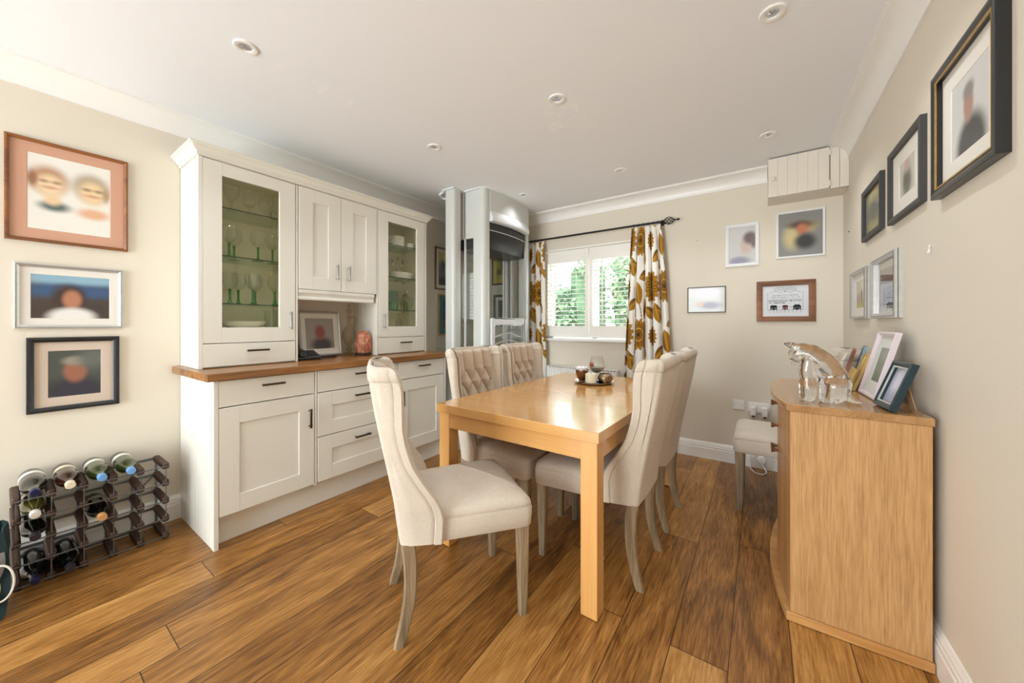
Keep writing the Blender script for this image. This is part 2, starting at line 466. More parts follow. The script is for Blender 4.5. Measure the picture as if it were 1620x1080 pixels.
# garden beyond the window
def outside():
    tag(MB().box(-14, 8, 3.9, 18, -.35, -.25).build('ground_outside', plain('paving_pale', (170, 166, 150), .9, var=.1, bscale=3)), **S)
    rnd = random.Random(3)
    t = thing('garden_hedge', 'dense green ivy hedge seen outside through the shutters', 'hedge', (-2.2, 6.3, -.25))
    m = MB(t.location)
    for k in range(9000):
        x = rnd.uniform(-3.5, -.7); top = 2.25+.35*math.sin(x*2.1)+.15*math.sin(x*7)
        if -2.32 < x < -2.08 and rnd.random() < .75: continue
        if x < -2.9: top -= .25
        z = rnd.uniform(-.2, top)
        y = 6.0+.25*math.sin(x*3+z*2)+rnd.uniform(-.08, .35)
        c = Vector((x, y, z)); s = rnd.uniform(.035, .07)
        a = Vector((rnd.uniform(-1, 1), rnd.uniform(-1, .2), rnd.uniform(-.4, 1))).normalized()
        u = a.orthogonal().normalized(); u.rotate(Matrix.Rotation(rnd.uniform(0, 6.28), 3, a)); v = a.cross(u)
        m.quad(c-u*s, c-v*s*.6, c+u*s, c+v*s*.6)
    t2 = NT('ivy_leaf'); nz = t2.noise(t2.coord(), 6, 3)
    t2.set(color=t2.ramp(nz, [(.3, lin((96, 132, 108))), (.5, lin((134, 168, 132))), (.7, lin((190, 204, 156)))]), rough=.5)
    m.build('foliage', t2.m, t, smooth=False)
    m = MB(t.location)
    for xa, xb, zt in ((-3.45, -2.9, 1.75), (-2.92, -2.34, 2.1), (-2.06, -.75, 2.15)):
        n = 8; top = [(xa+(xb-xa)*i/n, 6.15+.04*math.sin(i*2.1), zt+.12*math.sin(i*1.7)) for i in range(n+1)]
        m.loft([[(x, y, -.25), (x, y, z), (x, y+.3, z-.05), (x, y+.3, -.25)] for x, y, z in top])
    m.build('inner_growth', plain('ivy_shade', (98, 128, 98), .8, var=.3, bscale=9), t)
    m = MB(t.location)
    for i in range(9):
        x = -3.4+.32*i; m.tube([(x, 6.3, -.25), (x+.05, 6.32, .8), (x-.04, 6.3, 1.8)], [.04, .03, .015], 7)
    m.build('stem', plain('bark', (80, 66, 50), .9), t)
outside()

# boxed-in cupboard in the corner under the ceiling
t = thing('corner_cupboard', 'cream boarded high cupboard in the ceiling corner with round knob', 'cupboard', (.275, 3.30, 2.104)); o = t.location
M['cream'] = plain('cream_painted_board', (228, 221, 208), .5)
m = MB(o); m.box(.052, .06, 3.302, 3.52, 2.104, 2.399).box(.06, .499, 3.31, 3.52, 2.104, 2.116)
for i in range(2): m.box(.403+.049*i, .4505+.049*i-.001, 3.30, 3.315, 2.104, 2.399)
m.box(.06, .499, 3.316, 3.318, 2.116, 2.399)
m.build('body', M['cream'], t)
m = MB(o)
m.box(.053, .3965, 3.291, 3.2995, 2.106, 2.39)
for i in range(6): m.box(.052+.0575*i, .1085+.0575*i, 3.288, 3.2995, 2.106, 2.39)
dd = m.build('door', M['cream'], t, bevel=.002)
MB(o).lathe([(.004, 3.288), (.005, 3.280), (.013, 3.275), (.014, 3.268), (.009, 3.263), (.0001, 3.262)], (.083, 0, 2.235), 16, 'y').build('knob', M['cream'], dd)
for z in (2.14, 2.35): MB(o).box(.394, .404, 3.283, 3.289, z-.02, z+.02).build('hinge', M['cream'], dd, bevel=.001)

# ------------------------------------------------------------------ downlights
DL = [(-1.885, .635, 'white recessed ceiling downlight nearest the cupboard cornice, above the wine rack end'),
      (.042, 1.757, 'large-looking white ceiling downlight close to the right-hand coving'),
      (-.915, 1.755, 'white ceiling downlight above the dining table beside plaster scrapes'),
      (-1.87, 1.745, 'white ceiling downlight above the middle of the white dresser'),
      (-.919, 2.863, 'small white ceiling downlight in front of the shuttered window'),
      (.044, 2.874, 'white ceiling downlight in front of the corner cupboard'),
      (-1.861, 2.879, 'white ceiling downlight just beside the top of the lift')]
M['lens'] = NT('downlight_lens').set(color=lin((90, 90, 100)), rough=.15, metal=.7).m
_p = M['lens'].node_tree.nodes['Principled BSDF']; _p.inputs['Emission Color'].default_value = (1, .93, .82, 1); _p.inputs['Emission Strength'].default_value = .25
for i, (x, y, lb) in enumerate(DL):
    t = thing('ceiling_downlight', lb, 'ceiling light', (x, y, ZC), group='recessed ceiling downlights'); o = (0, 0, 0)
    MB(o).lathe([(.046, 0), (.046, -.004), (.043, -.007), (.034, -.0075), (.027, -.005), (.024, .0), (.024, -.0005)], seg=32, cap=False).build('trim_ring', M['plastic'], t)
    l = MB(o).lathe([(.024, -.0012), (.0001, -.0016)], seg=24, cap=False).build('lens', M['lens'], t)
    m = MB(o)
    m.loft([[((.0135+.007*math.cos(6*2*PI*k/48))*q*math.cos(2*PI*k/48), (.0135+.007*math.cos(6*2*PI*k/48))*q*math.sin(2*PI*k/48), z) for k in range(48)] for q, z in ((1, -.0018), (.95, -.0035), (.5, -.0055), (.1, -.004))])
    m.build('emitter', M['chrome'], l)
    L = bpy.data.lights.new('downlight_beam', 'SPOT'); L.energy = 4 if i == 6 else 13; L.color = (.94, .97, 1); L.spot_size = R(125); L.spot_blend = .9; L.shadow_soft_size = .03
    lo = bpy.data.objects.new('downlight_beam', L); COL.objects.link(lo); lo.location = (x, y, ZC-.02)

# ------------------------------------------------------------------ dresser
def bar_handle(parent, o, c, length, axis, nx=1, mat=None):
    """flat bar pull on a front facing +x; axis 'y' or 'z'"""
    x, y, z = c; m = MB(o); h = length/2
    if axis == 'y':
        m.box(x+.022, x+.030, y-h, y+h, z-.006, z+.006)
        for s in (-1, 1): m.box(x, x+.024, y+s*(h-.012)-.004, y+s*(h-.012)+.004, z-.004, z+.004)
    else:
        m.box(x+.022, x+.030, y-.006, y+.006, z-h, z+h)
        for s in (-1, 1): m.box(x, x+.024, y-.004, y+.004, z+s*(h-.012)-.004, z+s*(h-.012)+.004)
    return m.build('handle', mat or M['bronze'], parent, bevel=.0015)
def shaker(parent, name, o, x, y0, y1, z0, z1, rail=.09, stile=.09, mat=None):
    """framed front facing +x with a recessed panel; x is the back plane"""
    m = MB(o); a, b, c, d = y0+stile, y1-stile, z0+rail, z1-rail
    m.box(x, x+.020, y0, a, z0, z1).box(x, x+.020, b, y1, z0, z1).box(x, x+.020, a, b, z0, c).box(x, x+.020, a, b, d, z1)
    m.box(x+.002, x+.012, a-.003, b+.003, c-.003, d+.003)
    return m.build(name, mat or M['cabinet'], parent, bevel=.0018)
def slab(parent, name, o, x, y0, y1, z0, z1):
    return MB(o).box(x, x+.020, y0, y1, z0, z1).build(name, M['cabinet'], parent, bevel=.0018)
def beadboard(m, x0, x1, y, t, z0, z1, n, side=-1):
    """grooved panel in the xz plane; face at y, thickness t away from side"""
    w = (x1-x0)/n
    ya, yb = (y, y+t) if side < 0 else (y-t, y)
    g = .0035
    if side < 0: m.box(x0, x1, y+g, y+t, z0, z1)
    else: m.box(x0, x1, y-t, y-g, z0, z1)
    for i in range(n):
        a, b = x0+w*i+.002, x0+w*(i+1)-.002
        if side < 0: m.hexa([(a, y+g, z0), (b, y+g, z0), (b, y+g+.001, z0), (a, y+g+.001, z0), (a, y+g, z1), (b, y+g, z1), (b, y+g+.001, z1), (a, y+g+.001, z1)]) if False else m.box(a, b, y, y+g+.0005, z0, z1)
        else: m.box(a, b, y-g-.0005, y, z0, z1)
XF = -2.312      # carcass front of the base; fronts reach -2.292
UNITS = [(.655, 1.138), (1.158, 1.752), (1.772, 2.254)]
ZW0, ZW1 = .872, .912
bnames = ['white base cabinet nearest the wine rack, one drawer over one door',
          'white base cabinet of three stacked drawers in the dresser middle',
          'white base cabinet at the lift end of the dresser, one drawer over one door']
for k, (y0, y1) in enumerate(UNITS):
    t = thing('base_cabinet', bnames[k], 'cabinet', (XL+.3, (y0+y1)/2, 0), group='dresser base cabinets'); o = t.location
    m = MB(o); e = .002
    m.box(XL+.002, XF, y0-e, y0+.009, .15, ZW0).box(XL+.002, XF, y1-.009, y1+e, .15, ZW0).box(XL+.002, XF, y0, y1, .15, .168)
    m.box(XL+.002, XL+.012, y0, y1, .15, ZW0).box(XF-.03, XF-.001, y0, y1, ZW0-.02, ZW0)
    m.build('body', M['cabinet'], t)
    if k == 0:
        m = MB(o)
        beadboard(m, XL+.004, -2.318, .636, .018, 0, ZW0, 11)
        m.box(-2.317, -2.305, .634, .654, 0, ZW0).box(-2.303, -2.291, .634, .654, 0, ZW0).box(-2.32, -2.291, .638, .654, 0, ZW0)
        m.build('end_panel', M['cabinet'], t, bevel=.001)
    if k == 2:
        m = MB(o); beadboard(m, XL+.004, -2.291, 2.278, .018, 0, ZW0, 11, 1)
        m.build('end_panel', M['cabinet'], t, bevel=.001)
    if k < 2:
        MB(o).box(XF-.02, XF+.018, y1+.003, y1+.017, .15, ZW0).build('filler_strip', M['cabinet'], t, bevel=.003)
    a, b = y0+.001, y1-.001
    dr = slab(t, 'drawer', o, XF, a, b, .731, .866); bar_handle(dr, o, (XF+.02, (a+b)/2+.005, .824), .118, 'y')
    if k == 1:
        for z0, z1, hz in ((.450, .725, .677), (.163, .444, .389)):
            dr = shaker(t, 'drawer', o, XF, a, b, z0, z1, .09, .092); bar_handle(dr, o, (XF+.02, (a+b)/2+.005, hz), .118, 'y')
    else:
        dr = shaker(t, 'door', o, XF, a, b, .163, .725)
        bar_handle(dr, o, (XF+.02, b-.032 if k == 0 else a+.032, .582), .118, 'z')
tag(MB((-2.4, 1.45, 0)).box(-2.375, -2.358, .656, 2.258, 0, .149).build('plinth_board', M['cabinet'], bevel=.001),
    'long cream plinth board under the dresser base cabinets', 'plinth')
wt = MB((-2.57, 1.45, ZW0)).prism([(XL+.004, .598), (-2.272, .598), (-2.265, .602), (-2.262, .610), (-2.262, 2.296), (-2.272, 2.306), (XL+.004, 2.306)], ZW0, ZW1, 'z').build('oak_worktop', M['worktop'], bevel=.004, seg=3)
tag(wt, 'long oak worktop lying on the white dresser base cabinets', 'worktop')

XU = -2.562      # upper carcass front; doors reach -2.542
ZU0, ZU1 = ZW1, 2.095
SHELF = (1.285, 1.567, 1.848)
unames = ['white wall cabinet with a glass door full of green-stemmed glasses', 'white two-door wall cabinet over the open niche', 'white wall cabinet with a narrow glass door, next to the lift']
for k, (y0, y1) in enumerate(UNITS):
    zb = ZU0 if k != 1 else 1.385
    t = thing('wall_cabinet', unames[k], 'cabinet', (XL+.15, (y0+y1)/2, zb), group='dresser wall cabinets'); o = t.location
    m = MB(o); e = .002; IX = XL+.008
    if k == 1:
        m.box(IX, XU, y0, y0+.016, zb, ZU1).box(IX, XU, y1-.016, y1, zb, ZU1)
    else:
        if k == 0: m.box(IX, XU, y1-.009, y1+e, zb, ZU1)
        else: m.box(IX, XU, y1-.009, y1+.004, zb, ZU1)
    m.box(IX, XU, y0, y1, zb+.001, zb+.016).box(IX, XU, y0, y1, ZU1-.018, ZU1).box(XL+.003, IX+.001, y0, y1, zb, ZU1)
    if k != 1: m.box(IX, XU, y0, y1, 1.055, 1.135)
    m.build('body', M['cabin'], t)
    if k == 0:
        m = MB(o); beadboard(m, XL+.004, -2.566, .637, .017, zb, ZU1, 7)
        m.box(-2.566, -2.556, .635, .6548, zb, ZU1).box(-2.554, -2.542, .635, .6548, zb, ZU1).box(-2.566, -2.542, .639, .6548, zb, ZU1)
        m.build('end_panel', M['cabinet'], t, bevel=.001)
    if k == 2:
        m = MB(o); beadboard(m, XL+.004, XU-.001, y0-.016, .016, zb, ZU1, 8)
        m.box(XU-.001, XU+.016, y0-.016, y0-.003, zb, ZU1)
        m.build('end_panel', M['cabinet'], t, bevel=.001)
        MB(o).box(XL+.004, -2.542, 2.257, 2.276, zb, ZU1).build('end_panel', M['cabinet'], t, bevel=.002)
    if k == 0: MB(o).box(XU-.02, XU+.018, y1+.003, y1+.017, zb, ZU1).build('filler_strip', M['cabinet'], t, bevel=.003)
    a, b = y0+.001, y1-.001
    if k == 1:
        mid = (a+b)/2
        for s, (p, q) in enumerate(((a, mid-.0015), (mid+.0015, b))):
            dr = shaker(t, 'door', o, XU, p, q, 1.402, 2.092, .088, .092)
            bar_handle(dr, o, (XU+.02, q-.036 if s == 0 else p+.052, 1.538), .112, 'z', mat=M['chrome'])
        m = MB(o)
        m.prism([(XU-.02, 1.330), (XU+.012, 1.330), (XU+.014, 1.340), (XU+.006, 1.352), (XU+.010, 1.366), (XU+.018, 1.378), (XU+.018, 1.399), (XU-.02, 1.399)], y0-.0, y1-.02, 'y')
        m.build('light_pelmet', M['cabinet'], t, ang=20)
    else:
        m = MB(o); p, q, c, d = a+.087, b-.094, 1.143, 2.017
        if k == 2: p, q = a+.090, b-.088
        m.box(XU, XU+.020, a, p, 1.055, 2.092).box(XU, XU+.020, q, b, 1.055, 2.092).box(XU, XU+.020, p, q, 1.055, c).box(XU, XU+.020, p, q, d, 2.092)
        dr = m.build('door', M['cabinet'], t, bevel=.0018)
        MB(o).box(XU+.004, XU+.008, p-.004, q+.004, c-.004, d+.004).build('glass_pane', M['cabpane'], dr)
        bar_handle(dr, o, (XU+.02, b-.034 if k == 0 else a+.040, 1.187), .116, 'z', mat=M['chrome'])
        dw = slab(t, 'drawer', o, XU, a, b, .920, 1.050); bar_handle(dw, o, (XU+.02, (a+b)/2+.02, 1.005), .118, 'y')
        for z in SHELF:
            sh = MB(o).box(XL+.012, XU-.016, y0+.011, y1-.011, z-.006, z).build('glass_shelf', M['shelf'], t)
            MB(o).box(XU-.0158, XU-.014, y0+.011, y1-.011, z-.006, z).build('front_edge', M['shelfedge'], sh)
            for yy in (y0+.012, y1-.012):
                for xx in (XL+.06, XU-.06): MB(o).lathe([(.005, -.0), (.006, -.006), (.005, -.013)], (xx, yy, z-.006), 8).build('shelf_pin', M['chrome'], sh)
# crown cornice of the dresser
def cornice():
    prof = [(0, 2.100), (.006, 2.100), (.010, 2.103), (.011, 2.109), (.008, 2.112), (.010, 2.116), (.020, 2.122), (.028, 2.131), (.032, 2.140), (.036, 2.142), (.036, 2.147), (.044, 2.149), (.048, 2.154), (.047, 2.160), (0, 2.160)]
    x1, y0, y1 = -2.546, .638, 2.276
    loops = []
    for path in ((lambda u: (XL+.004, y0-u)), (lambda u: (x1+u, y0-u)), (lambda u: (x1+u, y1+u)), (lambda u: (XL+.004, y1+u))):
        loops.append([(*path(u), z) for u, z in prof])
    m = MB((-2.6, 1.45, 2.1)).loft(loops)
    m.box(XL+.004, x1, y0, y1, 2.098, 2.112)
    tag(m.build('crown_cornice', M['cabinet'], ang=20), 'stepped cream cornice running round the top of the dresser wall cabinets', 'cornice')
cornice()

# ------------------------------------------------------------------ dining table
t = thing('dining_table', 'pale maple rectangular dining table with square legs', 'table', (-.95, 2.08, 0), R(-.8)); o = (0, 0, 0)
HX, HY, ZT = .452, .753, .743
m = MB(o)
m.box(-HX, HX, -HY, .0, .700, ZT); m.build('tabletop', M['table'], t, bevel=.002)
MB(o).box(-HX, HX, .0015, HY, .700, ZT).build('tabletop', M['table'], t, bevel=.002)
m = MB(o); q = .012
m.box(-HX+q+.06, HX-q-.06, -HY+q+.004, -HY+q+.024, .622, .6995).box(-HX+q+.06, HX-q-.06, HY-q-.024, HY-q-.004, .622, .6995)
m.box(-HX+q+.004, -HX+q+.024, -HY+q+.06, HY-q-.06, .622, .6995).box(HX-q-.024, HX-q-.004, -HY+q+.06, HY-q-.06, .622, .6995)
m.build('apron', M['table'], t, bevel=.001)
for sx in (-1, 1):
    for sy in (-1, 1):
        x0, x1 = sorted((sx*(HX-q), sx*(HX-q-.07))); y0, y1 = sorted((sy*(HY-q), sy*(HY-q-.07)))
        MB(o).box(x0, x1, y0, y1, .004, .6995).build('leg', M['tableleg'], t, bevel=.002)

# ------------------------------------------------------------------ upholstered chairs
def lerp_tab(tab, z):
    if z <= tab[0][0]: return tab[0][1]
    for (a, p), (b, q) in zip(tab, tab[1:]):
        if z <= b:
            u = (z-a)/(b-a); return p+(q-p)*u
    return tab[-1][1]
REAR = [(.365, -.235), (.45, -.245), (.55, -.262), (.65, -.282), (.755, -.304), (.88, -.328), (1.0, -.345)]
FRONT = [(.365, -.090), (.45, -.085), (.485, -.088), (.54, -.118), (.60, -.158), (.66, -.192), (.73, -.216), (.80, -.227), (.90, -.229), (.94, -.231), (.965, -.237), (.985, -.247), (1.0, -.252)]
HWR = [(.365, .190), (.6, .198), (1.0, .212)]       # half width at the rear corners
HWF = [(.365, .226), (.5, .230), (1.0, .246)]       # half width at the wing noses
def back_mesh(o=(0, 0, 0)):
    m = MB(o); TH = .048
    zs = [.368, .38, .42, .46, .50, .54, .58, .62, .66, .70, .75, .80, .85, .90, .935, .957, .962, .967, .985]
    def path(z, grow=0.):
        r, f = lerp_tab(REAR, z)-grow, lerp_tab(FRONT, z)+grow*.4; wr, wf = lerp_tab(HWR, z)+grow, lerp_tab(HWF, z)+grow
        out, inn = [], []
        cr = .022
        # right wing from nose to rear corner, then across the back, then the left wing
        fr = [0, .006, .018, .030, .0335, .037, .05]
        L = math.hypot(wf-wr, f-r); ux, uy = (wr-wf)/L, (r-f)/L     # along the wing, nose -> rear
        nx, ny = -uy, ux
        if nx < 0: nx, ny = -nx, -ny
        pts = []
        for d in fr:
            k = .004 if d in (.006, .018, .030) else (-.003 if d == .0335 else 0)
            if d == 0: k = -.004
            pts.append((wf+ux*d+nx*k, f+uy*d+ny*k))
        for s in (.35, .6, .85):
            d = .05+(L-.05-cr)*s; pts.append((wf+ux*d, f+uy*d))
        for a in (0, 30, 60, 90):
            pts.append((wr-cr+cr*math.cos(R(a)), r+cr-cr*math.sin(R(a))))
        for x in (.12, .06, 0):
            pts.append((x, r-.004*(1-abs(x)/.2)))
        full = pts+[(-x, y) for x, y in reversed(pts[:-1])]
        inner = []
        for i, (x, y) in enumerate(full):
            a = full[max(i-1, 0)]; b = full[min(i+1, len(full)-1)]
            tx, ty = b[0]-a[0], b[1]-a[1]; l = math.hypot(tx, ty) or 1
            n = (-ty/l, tx/l)
            # inward = towards the seat centre
            if n[0]*(0-x)+n[1]*(.1-y) < 0: n = (-n[0], -n[1])
            inner.append((x+n[0]*TH, y+n[1]*TH))
        # clean inner corners
        ci = []
        lim = r+.018
        for (x, y), (fx, fy) in zip(inner, full):
            ci.append((x, lim) if abs(fx) < .165 else (x, max(y, lim)))
        return full, ci
    def loop(z, t=0., grow=0., rise=0.):
        full, ci = path(z, grow)
        mid = [((a[0]+b[0])/2, (a[1]+b[1])/2) for a, b in zip(full, ci)]
        k = math.cos(t)
        O = [(m_[0]+(a[0]-m_[0])*k, m_[1]+(a[1]-m_[1])*k) for a, m_ in zip(full, mid)]
        I = [(m_[0]+(a[0]-m_[0])*k, m_[1]+(a[1]-m_[1])*k) for a, m_ in zip(ci, mid)]
        def nose(a, b, mm):
            return (mm[0], mm[1]+.016*k)
        nr, nl = nose(O[0], I[0], mid[0]), nose(O[-1], I[-1], mid[-1])
        zz = z+rise
        return [(x, y, zz) for x, y in [nr]+O+[nl]+list(reversed(I))]
    loops = []
    for z in zs:
        g = -.003 if z in (.962,) else (.003 if z > .964 else 0)
        loops.append(loop(z, 0, g))
    for a in (20, 45, 65, 82):
        l = loop(.985, R(a), .003*math.cos(R(a)), .030*math.sin(R(a)))
        # round the top front corner of each wing down and back
        loops.append([(x, y-.030*(1-math.cos(R(a)))*max(0, min(1, (y+.30)/.05)), z) for x, y, z in l])
    loops = [[(x, y, z-(.0 if z < .95 else .012*max(0, (abs(x)-.17)/.07)*0)) for x, y, z in l] for l in loops]
    m.loft(loops)
    return m
def tuft_mesh(o=(0, 0, 0)):
    m = MB(o); nx, nz = 84, 96
    px, pz = .092, .160; ztop = .885
    btn = []
    grid = []
    for j in range(nz+1):
        z = .47+(1.000-.47)*j/nz; row = []
        hw = lerp_tab(HWR, z)-.043
        for i in range(nx+1):
            x = -hw+2*hw*i/nx
            if z > ztop:
                s = abs(math.sin(PI*(x/px+.5))); h = .034*s**.55*min(1, .55+(z-ztop)/.05)
                u = (x/px); w = 0
                d = abs(math.sin(PI*(x/px)))
                h = .055*abs(math.sin(PI*x/px))**.5
                k = min(1, (z-ztop)/.03); 
            else:
                u = x/px+(z-ztop)/pz; v = x/px-(z-ztop)/pz
                h = .052*(abs(math.sin(PI*u))*abs(math.sin(PI*v)))**.5 if False else .060*min(abs(math.sin(PI*u)), abs(math.sin(PI*v)))**.5
            e = min(1, (1.0-z)/.02); e = math.sqrt(max(0, 1-(1-e)**2))*.7+.3 if e < 1 else 1
            ed = min(1, (hw-abs(x))/.012); ed = .35+.65*ed
            y = lerp_tab(REAR, z)+.023+.84*h*e*ed
            row.append((x, y, z+(0 if z < .98 else 0)))
        grid.append(row)
    vs = [[m.v(p) for p in row] for row in grid]
    bk = [[m.v((p[0], lerp_tab(REAR, p[2])+.0195, p[2])) for p in (row[0], row[-1])] for row in grid]
    for j in range(nz):
        for i in range(nx): m.face([vs[j][i], vs[j][i+1], vs[j+1][i+1], vs[j+1][i]])
        m.face([bk[j][0], vs[j][0], vs[j+1][0], bk[j+1][0]]); m.face([vs[j][-1], bk[j][1], bk[j+1][1], vs[j+1][-1]])
    m.face([bk[-1][0]]+vs[-1]+[bk[-1][1]]); m.face(([bk[0][0]]+vs[0]+[bk[0][1]])[::-1])
    k = 0
    z = ztop
    while z > .52:
        off = 0 if k % 2 == 0 else px/2
        x = -2*px-off
        while x < .2:
            if abs(x) < .152: btn.append((x, lerp_tab(REAR, z)+.027, z))
            x += px
        z -= pz/2; k += 1
    return m, btn
def seat_mesh(o=(0, 0, 0)):
    m = MB(o)
    def loop(z, ins, rad=.035):
        f, b, wf, wb = .268-ins, -.195+ins*.2, .238-ins, .205-ins*.6
        pts = []
        for cx, cy, a0 in ((wf-rad, f-rad, 0), (-wf+rad, f-rad, 90), (-wb+rad, b+rad, 180), (wb-rad, b+rad, 270)):
            for k in range(6):
                a = R(a0+18*k); pts.append((cx+rad*math.cos(a), cy+rad*math.sin(a), z))
        return pts
    sag = lambda z: z
    lv = [(.366, .006), (.370, .001), (.40, -.001), (.435, -.002), (.443, .0015), (.447, .0035), (.451, .001), (.462, .004), (.474, .014), (.483, .034), (.490, .07), (.494, .12)]
    m.loft([loop(z, i, .035 if i < .03 else .03) for z, i in lv])
    return m
def square_leg(m, path):
    loops = []
    for (x, y, z, w, d) in path:
        a, b = w/2, d/2; c = .12*w
        loops.append([(x-a+c, y-b, z), (x+a-c, y-b, z), (x+a, y-b+c, z), (x+a, y+b-c, z), (x+a-c, y+b, z), (x-a+c, y+b, z), (x-a, y+b-c, z), (x-a, y-b+c, z)])
    return m.loft(loops)
def make_chair(label):
    t = thing('dining_chair', label, 'chair', (0, 0, 0), group='buttoned wing-back dining chairs')
    seat_mesh().build('seat', M['linen'], t, ang=60)
    b = back_mesh().build('backrest', M['linen'], t, ang=50)
    tm, btn = tuft_mesh()
    c = tm.build('tufted_panel', M['linentuft'], b, ang=80)
    for i, p in enumerate(btn):
        if i == 0:
            b0 = MB(p).sphere(p, .0105, 10, 6, (1, .55, 1)).build('button', M['linentuft'], b); b0.location = p
        else:
            q = b0.copy(); COL.objects.link(q); q.location = p
    for s in (-1, 1):
        square_leg(MB(), [(s*.196, .235, z, w, w) for z, w in ((.368, .048), (.20, .041), (0, .031))]).build('leg', M['greyleg'], t, ang=20)
        square_leg(MB(), [(s*(.168+.004*(.37-z)/.37), f, z, w*.85, w) for z, f, w in ((.368, -.208, .050), (.30, -.200, .048), (.22, -.198, .045), (.15, -.204, .042), (.08, -.217, .038), (0, -.240, .034))]).build('leg', M['greyleg'], t, ang=20)
    return t
CH = [(-1.081, 1.125, -34, 'wing-back dining chair pulled out at an angle at the near end of the table'),
      (-.670, 1.777, 90, 'wing-back dining chair facing away, nearest the sideboard on that side of the table'),
      (-.666, 2.313, 90, 'wing-back dining chair on the sideboard side of the table, the one nearer the curtain'),
      (-1.234, 1.765, -90, 'wing-back chair with its buttoned back showing, between the table and the dresser'),
      (-1.232, 2.312, -90, 'wing-back chair with its buttoned back showing, in front of the lift and window end'),
      (.130, 2.862, 90, 'wing-back chair tucked in the corner behind the oak sideboard')]
chair0 = make_chair(CH[0][3])
chair0.location = (CH[0][0], CH[0][1], 0); chair0.rotation_euler = (0, 0, R(CH[0][2]))
for x, y, a, lb in CH[1:]: dup(chair0, (x, y, 0), R(a), lb)

# ------------------------------------------------------------------ bow-fronted oak sideboard
def sideboard():
    t = thing('sideboard', 'bow-fronted oak sideboard standing against the right-hand wall', 'sideboard', (.28, 2.19, 0)); o = t.location
    Y0, Y1, XB = 1.772, 2.605, .479
    def bow(y, x_end, bulge):
        u = (y-(Y0+Y1)/2)/((Y1-Y0)/2); return x_end-bulge*(1-u*u)
    def outline(x_end, bulge, e, n=22):
        ys = [Y0-e+(Y1-Y0+2*e)*i/n for i in range(n+1)]
        return [(bow(min(max(y, Y0), Y1), x_end, bulge), y) for y in ys]+[(XB, Y1+e), (XB, Y0-e)]
    m = MB(o)
    m.prism(outline(.088, .044, .0), .822, .850, 'z'); m.build('top', M['sidetop'], t, bevel=.003)
    m = MB(o); m.prism([(.098, Y0+.008), (XB-.004, Y0+.008), (XB-.004, Y0+.030), (.098, Y0+.030)], .036, .822, 'z'); m.build('side_panel', M['sideboard'], t, bevel=.0015)
    m = MB(o); m.prism([(.098, Y1-.03), (XB-.004, Y1-.03), (XB-.004, Y1-.008), (.098, Y1-.008)], .036, .822, 'z'); m.build('side_panel', M['sideboard'], t, bevel=.0015)
    MB(o).box(XB-.012, XB-.004, Y0+.03, Y1-.03, .036, .822).build('back_panel', M['oakfront'], t)
    m = MB(o); m.prism(outline(.086, .044, .0), .002, .036, 'z'); m.build('base_plinth', M['oakedge'], t, bevel=.002)
    def front(name, ya, yb, z0, z1):
        n = 16; ys = [ya+(yb-ya)*i/n for i in range(n+1)]
        poly = [(bow(y, .099, .026), y) for y in ys]+[(bow(y, .121, .026), y) for y in reversed(ys)]
        return MB(o).prism(poly, z0, z1, 'z').build(name, M['oakfront'], t, bevel=.0012)
    def knob(p, y, z):
        x = bow(y, .099, .026)
        MB(o).lathe([(.008, x), (.007, x-.008), (.011, x-.018), (.015, x-.026), (.012, x-.028), (.0001, x-.028)], (0, y, z), 14, 'x').build('knob', M['knobwood'], p)
    ym = (Y0+Y1)/2
    for z0, z1 in ((.745, .819), (.606, .741)):
        d = front('drawer', Y0+.010, Y1-.010, z0, z1)
        knob(d, ym-.03, (z0+z1)/2)
    for a, b, ky in ((Y0+.010, ym-.002, ym-.035), (ym+.002, Y1-.010, ym+.035)):
        d = front('door', a, b, .040, .602); knob(d, ky, .555)
sideboard()

